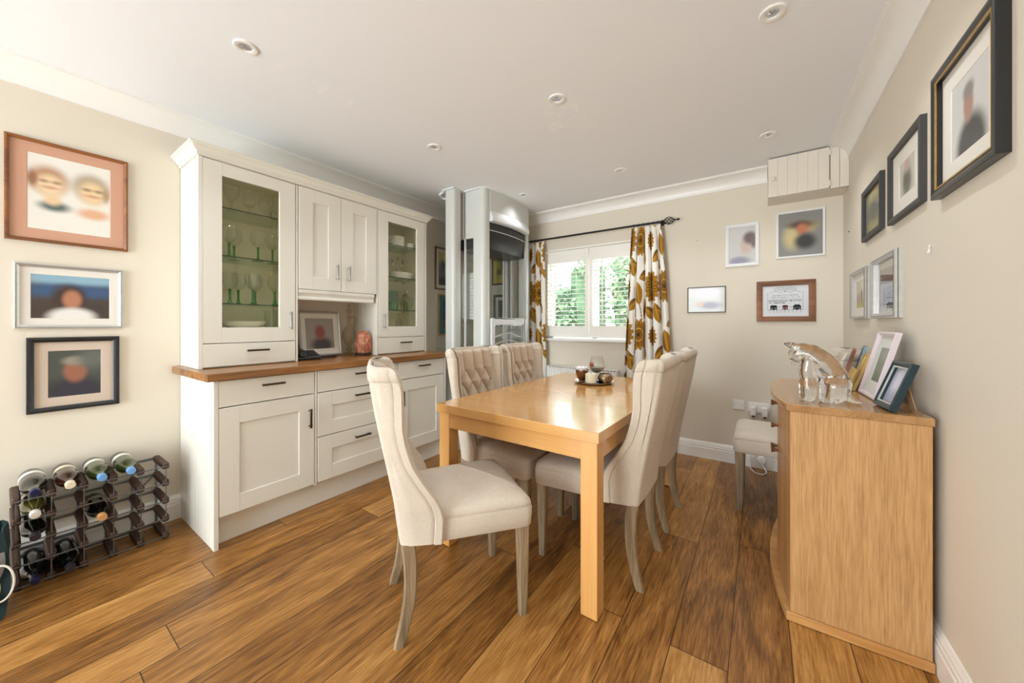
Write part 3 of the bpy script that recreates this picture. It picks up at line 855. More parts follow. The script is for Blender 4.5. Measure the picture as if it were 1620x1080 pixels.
# ------------------------------------------------------------------ home lift through the ceiling
def lift():
    t = thing('home_lift', 'pale grey domestic lift with curved front rising through the ceiling', 'lift', (-2.38, 2.88, 0)); o = t.location
    zt = 2.396
    def rrect(x0, x1, y0, y1, r, z, n=6):
        pts = []
        for cx, cy, a0 in ((x1-r, y1-r, 0), (x0+r, y1-r, 90), (x0+r, y0+r, 180), (x1-r, y0+r, 270)):
            for k in range(n+1):
                a = R(a0+90*k/n); pts.append((cx+r*math.cos(a), cy+r*math.sin(a), z))
        return pts
    for y0, y1, nm in ((2.358, 2.468, 'rail_column'), (3.30, 3.41, 'rail_column')):
        m = MB(o); m.loft([rrect(-2.395, -2.273, y0, y1, .03, z) for z in (.003, 1.2, zt)])
        m.build(nm, M['liftgrey'], t)
    Y0, Y1, X1 = 2.495, 3.275, -2.035
    # car floor and base skirt
    m = MB(o); m.box(-2.39, X1, Y0, Y1, .003, .10); m.build('car_floor', M['liftmid'], t, bevel=.01)
    # corner posts
    posts = MB(o)
    def post(pts):
        MB(o).loft([[(x, y, z) for x, y in pts] for z in (.10, zt)]).build('corner_post', M['liftgrey'], t, ang=25)
    cr = [(-2.158, Y0), (-2.075, Y0)]+[(-2.075+.045*math.sin(R(a)), Y0+.045-.045*math.cos(R(a))) for a in (20, 40, 60, 80)]+[(-2.030, Y0+.05), (-2.030, Y0+.075), (-2.060, Y0+.075), (-2.075, Y0+.03), (-2.158, Y0+.03)]
    post(cr)
    YM = (Y0+Y1)/2
    post([(x, 2*YM-y) for x, y in cr])
    MB(o).box(-2.392, -2.388, 2.468, 3.30, .10, zt).build('back_pane', M['pane'], t)
    # side walls: solid head, dark canopy band and a glazed lower strip, each side
    for ya, yb in ((Y0+.006, Y0+.022), (Y1-.022, Y1-.006)):
        MB(o).box(-2.33, -2.158, ya, yb, 1.955, zt).build('head_panel', M['liftgrey'], t, bevel=.002)
        MB(o).box(-2.66, -2.158, (ya+yb)/2-.002, (ya+yb)/2+.002, .10, 1.955).build('side_pane', M['pane'], t)
        m = MB(o); m.box(-2.273, -2.262, ya-.004, yb+.004, .10, 1.96); m.box(-2.33, -2.158, ya, yb, .10, .16)
        m.build('pane_edge', M['liftlight'], t, bevel=.003)
        m = MB(o); m.box(-2.268, -2.262, ya-.006, ya-.004, 1.96, zt); m.build('dark_seal', M['liftdark'], t)
    # curved fascia and visor on the open front
    def front_x(y, out=0): return -2.040+.048*(1-((y-YM)/(Y1-YM))**2)+out
    def curved(name, z0, z1, th, out, mat, ya=Y0+.078, yb=Y1-.078, prof=None):
        n = 20; ys = [ya+(yb-ya)*i/n for i in range(n+1)]
        sec = prof or [(0, z0), (0, z1), (-th, z1), (-th, z0)]
        return MB(o).loft([[(front_x(y, out)+a, y, z) for a, z in sec] for y in ys]).build(name, mat, t, ang=30)
    curved('fascia', 2.19, zt, .02, 0, M['liftgrey'])
    curved('visor', 0, 0, 0, 0, M['liftlight'], prof=[(0, 2.20), (.006, 2.188), (.020, 2.165), (.030, 2.135), (.030, 2.112), (.022, 2.102), (-.02, 2.102), (-.02, 2.20)])
    # dark ceiling of the car
    m = MB(o); n = 14; ys = [Y0+.03+(Y1-Y0-.06)*i/n for i in range(n+1)]
    loops = []
    for y in ys:
        u = 1-((y-YM)/(Y1-YM))**2
        loops.append([(front_x(y)-.026, y, 2.10), (front_x(y)-.026, y, 2.04), (front_x(y)-.035, y, 1.93), (front_x(y)-.06, y, 1.868-.008*u), (-2.20, y, 1.862-.010*u), (-2.385, y, 1.862), (-2.385, y, 2.10)])
    m.loft(loops); m.build('car_ceiling', M['liftdark'], t, ang=50)
    m = MB(o); pts = [(front_x(y)-.022, y, 2.028) for y in ys[1:-1]]; m.tube(pts, .004, 8); m.build('ceiling_strip', M['liftlight'], t)
    # half-height door
    xd = -2.045; y0, y1 = Y0+.088, Y1-.088
    m = MB(o); m.box(xd, xd+.03, y0, y0+.045, .11, 1.215).box(xd, xd+.03, y1-.045, y1, .11, 1.215).box(xd, xd+.03, y0+.045, y1-.045, 1.155, 1.215).box(xd, xd+.03, y0+.045, y1-.045, .11, .45)
    d = m.build('half_door', M['liftlight'], t, bevel=.006)
    MB(o).box(xd+.012, xd+.017, y0+.04, y1-.04, .44, 1.16).build('door_pane', M['pane'], d)
    m = MB(o)
    for z, r in ((1.02, .006), (.95, .006)):
        m.tube([(xd-.012, y0+.05+(y1-y0-.1)*i/10, z+.05*math.sin(PI*i/10)) for i in range(11)], r, 8)
    m.build('curved_bar', M['liftlight'], d)
    # guide rails inside
    
    m = MB(o); m.box(-2.345, -2.325, 3.20, 3.245, .10, 1.86); m.box(-2.315, -2.30, 3.21, 3.245, .10, 1.86); m.build('inner_rail_strip', M['liftlight'], t, bevel=.003)
    m = MB(o); m.tube([(-2.14, 3.225, .9), (-2.14, 3.225, 1.1), (-2.29, 3.225, 1.1)], .012, 8); m.build('grab_rail', M['liftmid'], t)
    # ceiling collar
    m = MB(o)
    out = [(-2.41, 2.345), (-2.26, 2.345), (-2.255, Y0-.015), (-2.07, Y0-.015), (-2.02, Y0+.02)]
    ys = [Y0+.06+(Y1-Y0-.12)*i/10 for i in range(11)]
    out += [(front_x(y)+.016, y) for y in ys]+[(-2.02, Y1-.02), (-2.07, Y1+.015), (-2.255, Y1+.015), (-2.26, 3.422), (-2.41, 3.422)]
    m.prism(out, 2.388, 2.3995, 'z'); m.build('ceiling_collar', M['liftlight'], t, ang=20)
    m = MB(o); m.tube([(-2.41, 2.36, 2.385), (-2.46, 2.37, 2.375), (-2.48, 2.42, 2.36), (-2.44, 2.46, 2.345), (-2.40, 2.45, 2.335)], .012, 10); m.build('cable_guide', M['liftlight'], t)
lift()

# ------------------------------------------------------------------ pictures on the walls
WALLS = {'left': (lambda a, z: (XL, a, z), R(90)), 'right': (lambda a, z: (XR, a, z), R(-90)), 'back': (lambda a, z: (a, YB, z), 0)}
def framed(t, w, h, fr, fmat, depth, mount, mmat, print_mat, z0=None, prof=None, lip=None, lipmat=None, pane=False):
    """frame, mount and print on a local frame whose front faces -y; z0 None: centred, else standing on z0"""
    cz = 0 if z0 is None else z0+h/2
    o = (0, 0, 0); c = (0, cz)
    pf = prof or [(0, 0), (0, -depth+.002), (.002, -depth), (fr*.45, -depth-.001), (fr-.003, -depth+.003), (fr, -depth+.006), (fr, -.004)]
    MB(o).ring(w, h, fr, 0, 0, c, pf).build('frame', fmat, t, ang=25)
    if fmat is M['silver'] and fr > .015:
        MB(o).ring(w-fr*.7, h-fr*.7, .002, 0, 0, c, [(0, -depth+.001), (0, -depth-.0016), (.002, -depth-.0016), (.002, -depth+.001)]).build('groove', M['groove'], t, ang=25)
        MB(o).ring(w+.0006, h+.0006, .002, 0, 0, c, [(.001, -depth*.62), (0, -depth*.62), (0, -depth*.5), (.001, -depth*.5)]).build('groove', M['groove'], t, ang=25)
    if lip:
        MB(o).ring(w-2*fr+.002, h-2*fr+.002, lip, 0, 0, c, [(0, -depth+.006), (0, -depth+.002), (lip, -depth+.003), (lip, -depth+.006), (0, -depth+.006)]).build('gilt_slip', lipmat, t, ang=25)
    iw, ih = w-2*fr+.004, h-2*fr+.004
    if mount:
        mx, mz = mount if isinstance(mount, tuple) else (mount, mount)
        loops = []
        for (ax, az), y in (((0, 0), -.004), ((0, 0), -.0055), ((mx, mz), -.0055), ((mx+.0015, mz+.0015), -.004)):
            a, b = iw/2-ax, ih/2-az; loops.append([(-a, y, cz-b), (a, y, cz-b), (a, y, cz+b), (-a, y, cz+b)])
        MB(o).loft(loops, False, False).build('mount', mmat, t, smooth=False)
    p = MB((0, 0, cz)).box(-iw/2, iw/2, -.004, -.0015, cz-ih/2, cz+ih/2).build('print', print_mat, t, smooth=False); p.location = (0, 0, cz)
    if pane:
        MB(o).box(-iw/2+.001, iw/2-.001, -.0095, -.0080, cz-ih/2+.001, cz+ih/2-.001).build('glass', M['picglass'], t, smooth=False)
M['picglass'] = glassy('picture_glass', (.97, .97, .97), .10, 0, .6)
def wall_pic(wall, a0, a1, z0, z1, label, **k):
    f, rz = WALLS[wall]
    t = thing('framed_picture', label, 'picture', f((a0+a1)/2, (z0+z1)/2), rz, 'framed pictures on the walls')
    tilt = k.pop('tilt', 0)
    if tilt: t.rotation_euler = (R(-tilt)*-1, 0, rz)
    framed(t, a1-a0, z1-z0, **k); return t
M['silver'] = plain('silver_frame', (204, 204, 202), .3, .6, var=.06, bscale=40)
M['groove'] = plain('frame_groove', (70, 68, 64), .5)
M['silverd'] = plain('silver_frame_dark', (120, 118, 112), .35, .8, var=.2, bscale=60)
M['blackframe'] = plain('black_frame', (26, 28, 30), .35, 0, .2)
M['brownframe'] = wood('brown_frame', (96, 56, 26), (132, 80, 40), (158, 102, 56), 'x', .4, .1)
M['gold'] = plain('gold_frame', (186, 150, 86), .35, .7, var=.15)
M['whiteframe'] = plain('white_frame', (236, 238, 240), .4)
M['salmon'] = plain('salmon_mount', (204, 158, 134), .8)
M['offwhite'] = plain('offwhite_mount', (226, 222, 214), .8)
M['greybeige'] = plain('beige_mount', (202, 186, 170), .8)
M['tealmount'] = plain('teal_mount', (60, 122, 134), .8)
SK = (214, 160, 126)
wall_pic('left', .022, .416, 1.562, 2.054, 'large brown-framed caricature of two people in a salmon mount', fr=.015, fmat=M['brownframe'], depth=.018, mount=.050, mmat=M['salmon'],
         print_mat=blur_pic('caricature_print', (232, 229, 222), [
             (-.070, .062, .060, .066, (176, 128, 92), .45), (-.066, .038, .044, .052, (232, 208, 172), .5), (-.118, .060, .014, .035, (150, 104, 72), .7), (-.052, -.062, .046, .024, (86, 104, 100), .6), (-.058, -.030, .026, .026, (228, 200, 160), .6),
             (.068, .062, .060, .066, (160, 142, 120), .45), (.070, .036, .046, .060, (230, 204, 162), .5), (.118, .040, .012, .035, (178, 150, 122), .7), (.075, -.072, .052, .026, (222, 174, 140), .6),
             (-.066, .028, .028, .008, (206, 158, 132), .9), (.072, .022, .028, .008, (206, 158, 130), .9), (-.085, .056, .016, .008, (168, 136, 108), .9), (-.045, .056, .016, .008, (168, 136, 108), .9), (.052, .052, .016, .008, (160, 132, 104), .9), (.092, .052, .016, .008, (160, 132, 104), .9)]))
wall_pic('left', .048, .397, 1.142, 1.456, 'silver-framed landscape-format photo of a person against blue hills', fr=.017, fmat=M['silver'], depth=.016, mount=(.032, .034), mmat=M['offwhite'],
         print_mat=blur_pic('hills_photo', (70, 60, 54), [(0, .09, .2, .035, (138, 176, 196), .5), (0, .03, .2, .035, (52, 84, 124), .6), (0, -.07, .19, .05, (62, 52, 46), .6), (-.01, .0, .055, .062, (60, 42, 34), .4), (.0, -.012, .030, .045, (176, 120, 92), .4), (0, -.10, .075, .045, (226, 224, 222), .35)]))
wall_pic('left', .082, .384, .732, 1.098, 'black-framed photo of a person in dark clothes, lowest on the left wall', fr=.024, fmat=M['blackframe'], depth=.020, mount=(.042, .045), mmat=M['greybeige'],
         print_mat=blur_pic('dark_photo', (70, 76, 70), [(0, -.09, .10, .07, (44, 44, 58), .4), (0, .01, .038, .055, (150, 96, 74), .35), (0, .062, .04, .022, (150, 140, 128), .5), (.06, .07, .05, .05, (96, 102, 96), .7)]))
wall_pic('left', 2.696, 2.93, 1.537, 2.002, 'brown-framed picture of a tower on the left wall beside the lift', fr=.018, fmat=M['brownframe'], depth=.016, mount=.036, mmat=M['offwhite'],
         print_mat=blur_pic('tower_print', (196, 188, 120), [(0, -.06, .1, .14, (110, 112, 132), .3), (0, .06, .02, .09, (70, 72, 96), .4), (0, -.15, .08, .06, (52, 58, 66), .5), (.03, .13, .05, .04, (222, 214, 140), .6)]))
wall_pic('left', 2.742, 2.98, 1.040, 1.487, 'gold-framed print with teal mount on the left wall beside the lift', fr=.016, fmat=M['gold'], depth=.016, mount=.055, mmat=M['tealmount'],
         print_mat=blur_pic('night_print', (40, 44, 96), [(0, -.1, .06, .05, (120, 60, 56), .5), (0, .08, .05, .08, (52, 60, 130), .6)]))
wall_pic('back', -2.735, -2.43, 1.640, 2.06, 'black-framed yellow botanical print seen through the lift', fr=.020, fmat=M['blackframe'], depth=.016, mount=.05, mmat=plain('olive_yellow_mount', (196, 176, 72), .8),
         print_mat=blur_pic('botanical_print', (176, 170, 92), [(.03, .03, .05, .07, (86, 84, 52), .4), (-.04, -.05, .05, .04, (104, 96, 58), .4), (.05, -.07, .04, .03, (78, 74, 48), .4)]))
wall_pic('back', -2.708, -2.42, 1.13, 1.52, 'dark-framed picture on the back wall below the yellow print', fr=.028, fmat=plain('grey_brown_frame', (96, 88, 78), .5), depth=.016, mount=.04, mmat=M['offwhite'],
         print_mat=blur_pic('faded_print', (130, 128, 112), [(0, 0, .07, .1, (96, 100, 88), .6), (0, -.09, .06, .05, (150, 120, 96), .5)]))
# right wall
wall_pic('right', 1.395, 1.800, 1.580, 1.985, 'large black-framed portrait with gilt inner edge, nearest on the right wall', fr=.026, fmat=M['blackframe'], depth=.026, lip=.006, lipmat=M['gold'], mount=(.064, .066), mmat=M['offwhite'],
         print_mat=blur_pic('suit_portrait', (206, 206, 204), [(.01, -.10, .085, .085, (52, 52, 54), .3), (-.005, .02, .030, .050, (172, 132, 118), .35), (-.005, .06, .032, .024, (136, 130, 126), .5)]))
wall_pic('right', 1.925, 2.330, 1.612, 1.930, 'grey-black framed picture with pale mount and small dark figure, on the right wall', fr=.026, fmat=plain('charcoal_frame', (62, 62, 62), .5), depth=.020, mount=(.085, .065), mmat=M['offwhite'],
         print_mat=blur_pic('small_figure', (196, 194, 186), [(0, -.02, .05, .06, (92, 96, 84), .5), (0, .05, .03, .03, (186, 160, 146), .6)]))
wall_pic('right', 2.455, 2.840, 1.630, 1.912, 'small dark-framed greenish picture nearest the corner cupboard', fr=.030, fmat=plain('dark_grey_frame', (58, 58, 60), .5), depth=.020, mount=None, mmat=None,
         print_mat=blur_pic('greenish_print', (128, 126, 110), [(0, .08, .12, .05, (176, 162, 112), .6), (0, -.09, .12, .05, (164, 158, 104), .6), (0, 0, .1, .06, (104, 106, 100), .6)]))
wall_pic('right', 2.745, 3.140, 1.195, 1.487, 'silver-framed townscape watercolour closest to the room corner', fr=.020, fmat=M['silver'], depth=.022, mount=(.055, .045), mmat=M['offwhite'],
         print_mat=blur_pic('townscape', (196, 192, 164), [(0, -.06, .13, .035, (176, 170, 88), .6), (.02, .0, .02, .06, (112, 106, 104), .5), (-.05, -.03, .05, .04, (168, 140, 124), .6), (.06, .05, .06, .03, (216, 212, 190), .7)]))
wall_pic('right', 2.195, 2.600, 1.192, 1.490, 'broad silver-framed glazed picture reflecting the window', fr=.024, fmat=M['silver'], depth=.026, mount=(.050, .036), mmat=M['offwhite'], pane=True,
         print_mat=blur_pic('stormy_view', (196, 200, 204), [(0, .075, .16, .035, (128, 118, 110), .4), (0, .03, .16, .016, (108, 62, 44), .3), (0, -.05, .1, .05, (150, 158, 172), .6)]))
# back wall, right of the curtain
wall_pic('back', -.238, -.004, 1.640, 1.990, 'white-framed pale portrait of a child looking sideways', fr=.026, fmat=M['whiteframe'], depth=.014, mount=None, mmat=None,
         print_mat=blur_pic('pale_child', (206, 206, 206), [(.03, -.0, .04, .075, (206, 186, 178), .4), (.055, .055, .045, .05, (112, 98, 98), .45), (.08, .02, .02, .05, (122, 106, 106), .5), (-.02, -.13, .07, .035, (150, 152, 172), .5)]))
wall_pic('back', .108, .400, 1.677, 2.036, 'white photo frame edged black holding a grey-mounted portrait, under the corner cupboard', fr=.014, fmat=M['whiteframe'], depth=.014, lip=None, mount=None, mmat=None, prof=[(0, 0), (0, -.013), (.001, -.014), (.003, -.014), (.0032, -.013), (.012, -.012), (.014, -.004)],
         print_mat=blur_pic('dark_portrait', (136, 136, 136), [(-.05, -.02, .05, .085, (206, 192, 140), .7), (.05, .05, .05, .04, (180, 160, 116), .8), (.0, .07, .075, .028, (86, 64, 54), .7), (.012, .035, .034, .040, (196, 116, 82), .6), (.03, -.06, .062, .058, (44, 46, 48), .5)]))
wall_pic('back', -.530, -.236, 1.262, 1.486, 'thin silver-framed washed-out landscape photo, lowest and leftmost beside the curtain', fr=.007, fmat=M['silverd'], depth=.012, mount=None, mmat=None,
         print_mat=blur_pic('washed_photo', (224, 228, 228), [(.0, .06, .12, .06, (238, 238, 246), .6), (.03, -.05, .08, .03, (168, 168, 190), .6), (-.05, -.04, .03, .02, (222, 200, 190), .6)]))
def sampler():
    t = wall_pic('back', -.021, .345, 1.183, 1.503, 'wood-framed cross-stitch sampler with three little houses', fr=.040, fmat=M['brownframe'], depth=.018, mount=None, mmat=None, print_mat=plain('sampler_cloth', (222, 226, 232), .9))
    W, H = 128, 104; iw, ih = .282, .236; sx, sz = iw/W, ih/H
    px = {}
    K, G, B, RD = (52, 52, 56), (142, 144, 150), (36, 40, 38), (96, 40, 40)
    rnd = random.Random(5)
    def put(x, y, c): px[(x, y)] = c
    for x in range(42, 84, 8): put(x, 99, K); put(x+1, 100, K); put(x-1, 100, K)
    for x in range(33, 95): put(x, 96, G); put(x, 90, G)
    for y in range(90, 97): put(33, y, G); put(94, y, G)
    for x in range(37, 92):
        if rnd.random() < .6: put(x, 92+rnd.randint(0, 2), G)
    for dx, dy in ((0, 0), (-1, 1), (0, 1), (1, 1), (-2, 2), (-1, 2), (0, 2), (1, 2), (2, 2), (-2, 3), (-1, 3), (1, 3), (2, 3)): put(64+dx, 83+dy, RD if dy < 2 else K)
    for x in range(20, 60):
        y = 84+round(2.5*math.sin(x*.22)); c = G if x % 3 else K
        put(x, y, c); put(128-x, y, c)
    for y in range(22, 82):
        if y % 6 < 3: put(14, y, K); put(113, y, K); put(13+(y % 2), y, G); put(114-(y % 2), y, G)
    def stitched_line(x0, x1, y, c, h=4, fill=.55):
        x = x0
        while x < x1:
            wd = rnd.randint(2, 3)
            for a in range(wd):
                for b in range(h):
                    if rnd.random() < fill: put(x+a, y+b, c)
            x += wd+1+(3 if rnd.random() < .15 else 0)
    stitched_line(28, 102, 70, G, 4, .5); stitched_line(24, 104, 63, G, 4, .5)
    for x in range(18, 111, 2): put(x, 58, K)
    stitched_line(18, 110, 51, K, 4, .7); stitched_line(18, 66, 44, K, 4, .7); stitched_line(74, 110, 44, G, 3, .2)
    def house(cx, w, h, roof, c):
        for x in range(cx-w, cx+w+1):
            for y in range(22, 22+h): put(x, y, c)
        for k in range(roof):
            for x in range(cx-w-2+k, cx+w+3-k): put(x, 22+h+k, c)
        for a in (-w//2-1, 0, w//2+1):
            for q in (28,):
                for d in range(2): px.pop((cx+a+d, q), None); px.pop((cx+a+d, q+1), None)
        for d in range(3):
            for q in range(22, 25): px.pop((cx-w//2+d-2, q), None); px.pop((cx+w//2+d, q), None)
    house(31, 9, 11, 5, B); house(64, 7, 11, 5, RD); house(97, 10, 10, 7, B)
    for x in (92, 93, 102, 103):
        for y in range(34, 41): put(x, y, B)
    for cx in (48, 80):
        for dx, dy in ((0, 0), (-1, 1), (1, 1), (0, 1), (-2, 2), (2, 2), (-1, 2), (1, 2)): put(cx+dx, 29+dy, RD)
    for x in range(14, 114): put(x, 21, K if x % 2 else RD)
    for x in range(18, 114, 11):
        for y in range(12, 18):
            for a in (0, 1, 2):
                if (y+a) % 2: put(x+a, y, G)
    m = MB((0, 0, 0)); cols = []
    for (x, y), c in px.items():
        x0, z0 = -iw/2+x*sx, -ih/2+y*sz
        m.quad((x0, -.0046, z0), (x0+sx, -.0046, z0), (x0+sx, -.0046, z0+sz), (x0, -.0046, z0+sz)); cols.append(c)
    ob = m.build('stitching', vcol_mat('cross_stitch'), t, smooth=False)
    ca = ob.data.color_attributes.new('Col', 'FLOAT_COLOR', 'CORNER')
    # faces keep their order; colour each by its own stitch (looked up from its place)
    for p in ob.data.polygons:
        c = p.center; k = (int((c.x+iw/2)/sx), int((c.z+ih/2)/sz))
        for li in p.loop_indices: ca.data[li].color = lin(px.get(k, K))
sampler()
# marks left on the walls
tag(MB((XR, 1.89, 1.43)).tube([(XR-.001, 1.89, 1.444), (XR-.004, 1.89, 1.443), (XR-.005, 1.885, 1.438), (XR-.004, 1.890, 1.430), (XR-.007, 1.889, 1.420), (XR-.009, 1.884, 1.415), (XR-.006, 1.878, 1.417)], .0028, 8).build('picture_hook', M['plastic']), 'empty white picture hook on the right wall', 'hook')
for x, y, z, lb in ((-.455, YB, 1.90, 'small screw left in the back wall right of the curtain finial'),):
    tag(MB((x, y, z)).lathe([(.003, YB-.0005), (.004, YB-.004), (.0015, YB-.005)], (x, 0, z), 10, 'y').build('wall_screw', M['silverd']), lb, 'screw')
tag(MB((XR, 3.30, 1.79)).lathe([(.003, XR-.0005), (.004, XR-.006), (.0015, XR-.007)], (0, 3.30, 1.79), 10, 'x').build('wall_screw', M['blackframe']), 'small dark screw in the right wall near the room corner', 'screw')

# ------------------------------------------------------------------ curtains
def curtain(label, xt0, xt1, xb0, xb1, nf, seed, width):
    zt, zb = 2.072, .34; yc = 3.452
    t = thing('floral_curtain', label, 'curtain', ((xt0+xt1)/2, yc, zb), group='floral curtains at the window')
    nu, nv = nf*34, 360
    rnd = random.Random(seed); ph = [rnd.uniform(-.25, .25) for _ in range(nf+2)]; am = [rnd.uniform(.75, 1.2) for _ in range(nf+2)]
    verts, faces, uv = [], [], []
    for j in range(nv+1):
        v = j/nv; z = zt+(zb-zt)*v
        x0 = xt0+(xb0-xt0)*v**.8; x1 = xt1+(xb1-xt1)*v**.8
        for i in range(nu+1):
            u = i/nu; s = u*nf; k = int(min(s, nf-1e-6)); a = am[k]
            amp = (.022+.026*min(1, v*3))*a
            w = math.sin(2*PI*s+ph[k]*math.sin(PI*(s-k))*2+.25*math.sin(v*5+k))
            top = max(0, 1-v/.07)
            pin = 1-.6*top
            y = yc+amp*w*pin-.006*math.cos(4*PI*s)*pin
            x = x0+(x1-x0)*u+.010*math.cos(2*PI*s)*pin*(.5+v)
            verts.append((x-t.location.x, y-t.location.y, z-zb)); uv.append((u*width, z))
    for j in range(nv):
        for i in range(nu):
            a = j*(nu+1)+i; faces.append((a, a+1, a+nu+2, a+nu+1))
    me = bpy.data.meshes.new('cloth'); me.from_pydata(verts, [], faces)
    me.polygons.foreach_set('use_smooth', [True]*len(faces))
    ca = me.color_attributes.new('Col', 'FLOAT_COLOR', 'POINT')
    CRM, OCH, DRK, LGT, BRN = lin((240, 237, 230)), lin((166, 118, 28)), lin((84, 52, 12)), lin((204, 164, 76)), lin((122, 80, 16))
    TW, TH = .46, .62
    FL = [(.11, .13, .105), (.34, .44, .115), (.34, .12, .072)]
    LV = [(.20, .30, .079, .040, 60), (.29, .27, .072, .036, -30), (.10, .40, .079, .042, 100), (.17, .52, .068, .036, 20), (.42, .27, .074, .038, -70), (.44, .02, .066, .034, 40), (.02, .27, .06, .032, -20), (.21, .02, .06, .030, -60)]
    def pat(x, z):
        kx = math.floor(x/TW); z = z+(.31 if kx % 2 else 0)
        x -= kx*TW; z -= math.floor(z/TH)*TH
        best = CRM
        for cx, cz, a, b, ang in LV:
            for ox in (-TW, 0, TW):
                for oz in (-TH, 0, TH):
                    dx, dz = x-cx-ox, z-cz-oz
                    if abs(dx) > .08 or abs(dz) > .08: continue
                    c_, s_ = math.cos(R(ang)), math.sin(R(ang)); p, q = dx*c_+dz*s_, -dx*s_+dz*c_
                    if abs(p) < a and abs(q) < b*(1-(p/a)**2):
                        best = LGT if abs(q) < .0022 else (BRN if q > .35*b else OCH)
        for cx, cz, r in FL:
            for ox in (-TW, 0, TW):
                for oz in (-TH, 0, TH):
                    dx, dz = x-cx-ox, z-cz-oz
                    if abs(dx) > r or abs(dz) > r: continue
                    d = math.hypot(dx, dz)/r; th = math.atan2(dz, dx)
                    lim = .80+.20*abs(math.sin(8*th))
                    if d < lim:
                        if d < .12: best = DRK
                        elif d < .36: best = OCH if int(d*34) % 2 else DRK
                        elif d < .42: best = LGT
                        elif d < .66: best = DRK if math.sin(22*th) > .45 else OCH
                        else: best = BRN if abs(math.sin(8*th)) < .38 else OCH
        # stems
        if best is CRM:
            xs = .11+.03*math.sin(z*9)
            if abs(x-xs) < .0035 and .2 < z < .40: best = BRN
            xs = .34+.02*math.sin(z*11)
            if abs(x-xs) < .0035 and (z > .5 or z < .34): best = BRN
        return best
    flat = []
    for (a, b) in uv: flat.extend(pat((a+seed*.137)/1.42, b/1.42))
    ca.data.foreach_set('color', flat)
    me.materials.append(M['curtain'])
    ob = bpy.data.objects.new('cloth', me); COL.objects.link(ob); ob.parent = t
    s = ob.modifiers.new('s', 'SOLIDIFY'); s.thickness = .002
    n = nf+1
    for i in range(n):
        x = xt0+(xt1-xt0)*(i+.5)/n; a = [(x, yc-.002+.013*math.cos(q*PI/8), 2.0935+.013*math.sin(q*PI/8)) for q in range(16)]
        m = MB(t.location); m.tube(a, .0018, 6, closed=True); m.tube([(x, yc-.002, 2.081), (x, yc-.002, 2.066)], .0012, 5)
        m.build('curtain_ring', M['black'], t)
M['curtain'] = vcol_mat('floral_curtain_cloth', .85, .1)
curtain('ochre floral curtain at the left side of the window, half hidden by the lift', -2.150, -1.962, -2.16, -1.930, 3, 3, .62)
curtain('ochre floral curtain at the right side of the window, the fuller one', -1.005, -.742, -1.100, -.640, 5, 8, 1.05)
t = thing('curtain_pole', 'black iron curtain pole with basket-cage finial above the window', 'curtain pole', (-1.45, 3.45, 2.0935)); o = t.location
MB(o).tube([(-2.24, 3.45, 2.0935), (-.735, 3.45, 2.0935)], .0095, 12).build('pole', M['black'], t)
for x in (-2.235, -.74):
    m = MB(o); m.tube([(x, 3.45, 2.0935), (x, 3.50, 2.0935), (x, 3.519, 2.0935)], .007, 8); m.lathe([(.022, 3.5195), (.022, 3.514), (.010, 3.510)], (x, 0, 2.0935), 14, 'y'); m.build('bracket', M['black'], t)
f = MB(o).lathe([(.010, -.738), (.014, -.732), (.014, -.722), (.008, -.716)], (0, 3.45, 2.0935), 14, 'x').build('finial', M['black'], t)
for k in range(6):
    pts = []
    for i in range(15):
        u = i/14; a = 2*PI*k/6+u*PI*1.1; r = .004+.029*math.sin(PI*u)**.9
        pts.append((-.720+.092*u, 3.45+r*math.cos(a), 2.0935+r*math.sin(a)))
    MB(o).tube(pts, .0032, 6).build('cage_wire', M['black'], f)
MB(o).lathe([(.006, -.632), (.008, -.626), (.005, -.616), (.004, -.606), (.010, -.599), (.011, -.593), (.008, -.586), (.001, -.583)], (0, 3.45, 2.0935), 12, 'x').build('finial_tip', M['black'], f)

# radiator below the sill
t = thing('radiator', 'white panel radiator on the wall below the window', 'radiator', (-1.52, 3.46, .12)); o = t.location
m = MB(o); n = 26; x0, x1 = -1.900, -1.140
prof = []
for i in range(n):
    a = x0+.01+(x1-x0-.02)*i/n; p = (x1-x0-.02)/n
    prof += [(a, 3.415), (a+p*.5, 3.415), (a+p*.62, 3.421), (a+p*.88, 3.421)]
prof += [(x1-.01, 3.415), (x1, 3.42), (x1, 3.432), (x0, 3.432), (x0, 3.42)]
m.prism(prof, .14, .70, 'z'); m.build('front_panel', M['plastic'], t)
MB(o).box(x0, x1, 3.484, 3.496, .14, .70).build('rear_panel', M['plastic'], t)
m = MB(o); m.box(x0, x1, 3.412, 3.498, .700, .712)
m.build('top_cover', M['plastic'], t, bevel=.003)
m = MB(o)
for i in range(22): m.box(x0+.03+.0335*i, x0+.05+.0335*i, 3.4105, 3.4125, .703, .709)
m.build('vent_slots', M['gap'], t)
for x in (x0-.004, x1): MB(o).box(x, x+.004, 3.412, 3.498, .13, .708).build('end_cover', M['plastic'], t, bevel=.001)
for x in (x0+.06, x1-.06): MB(o).box(x-.02, x+.02, 3.49, 3.519, .25, .60).build('wall_bracket', M['plastic'], t)

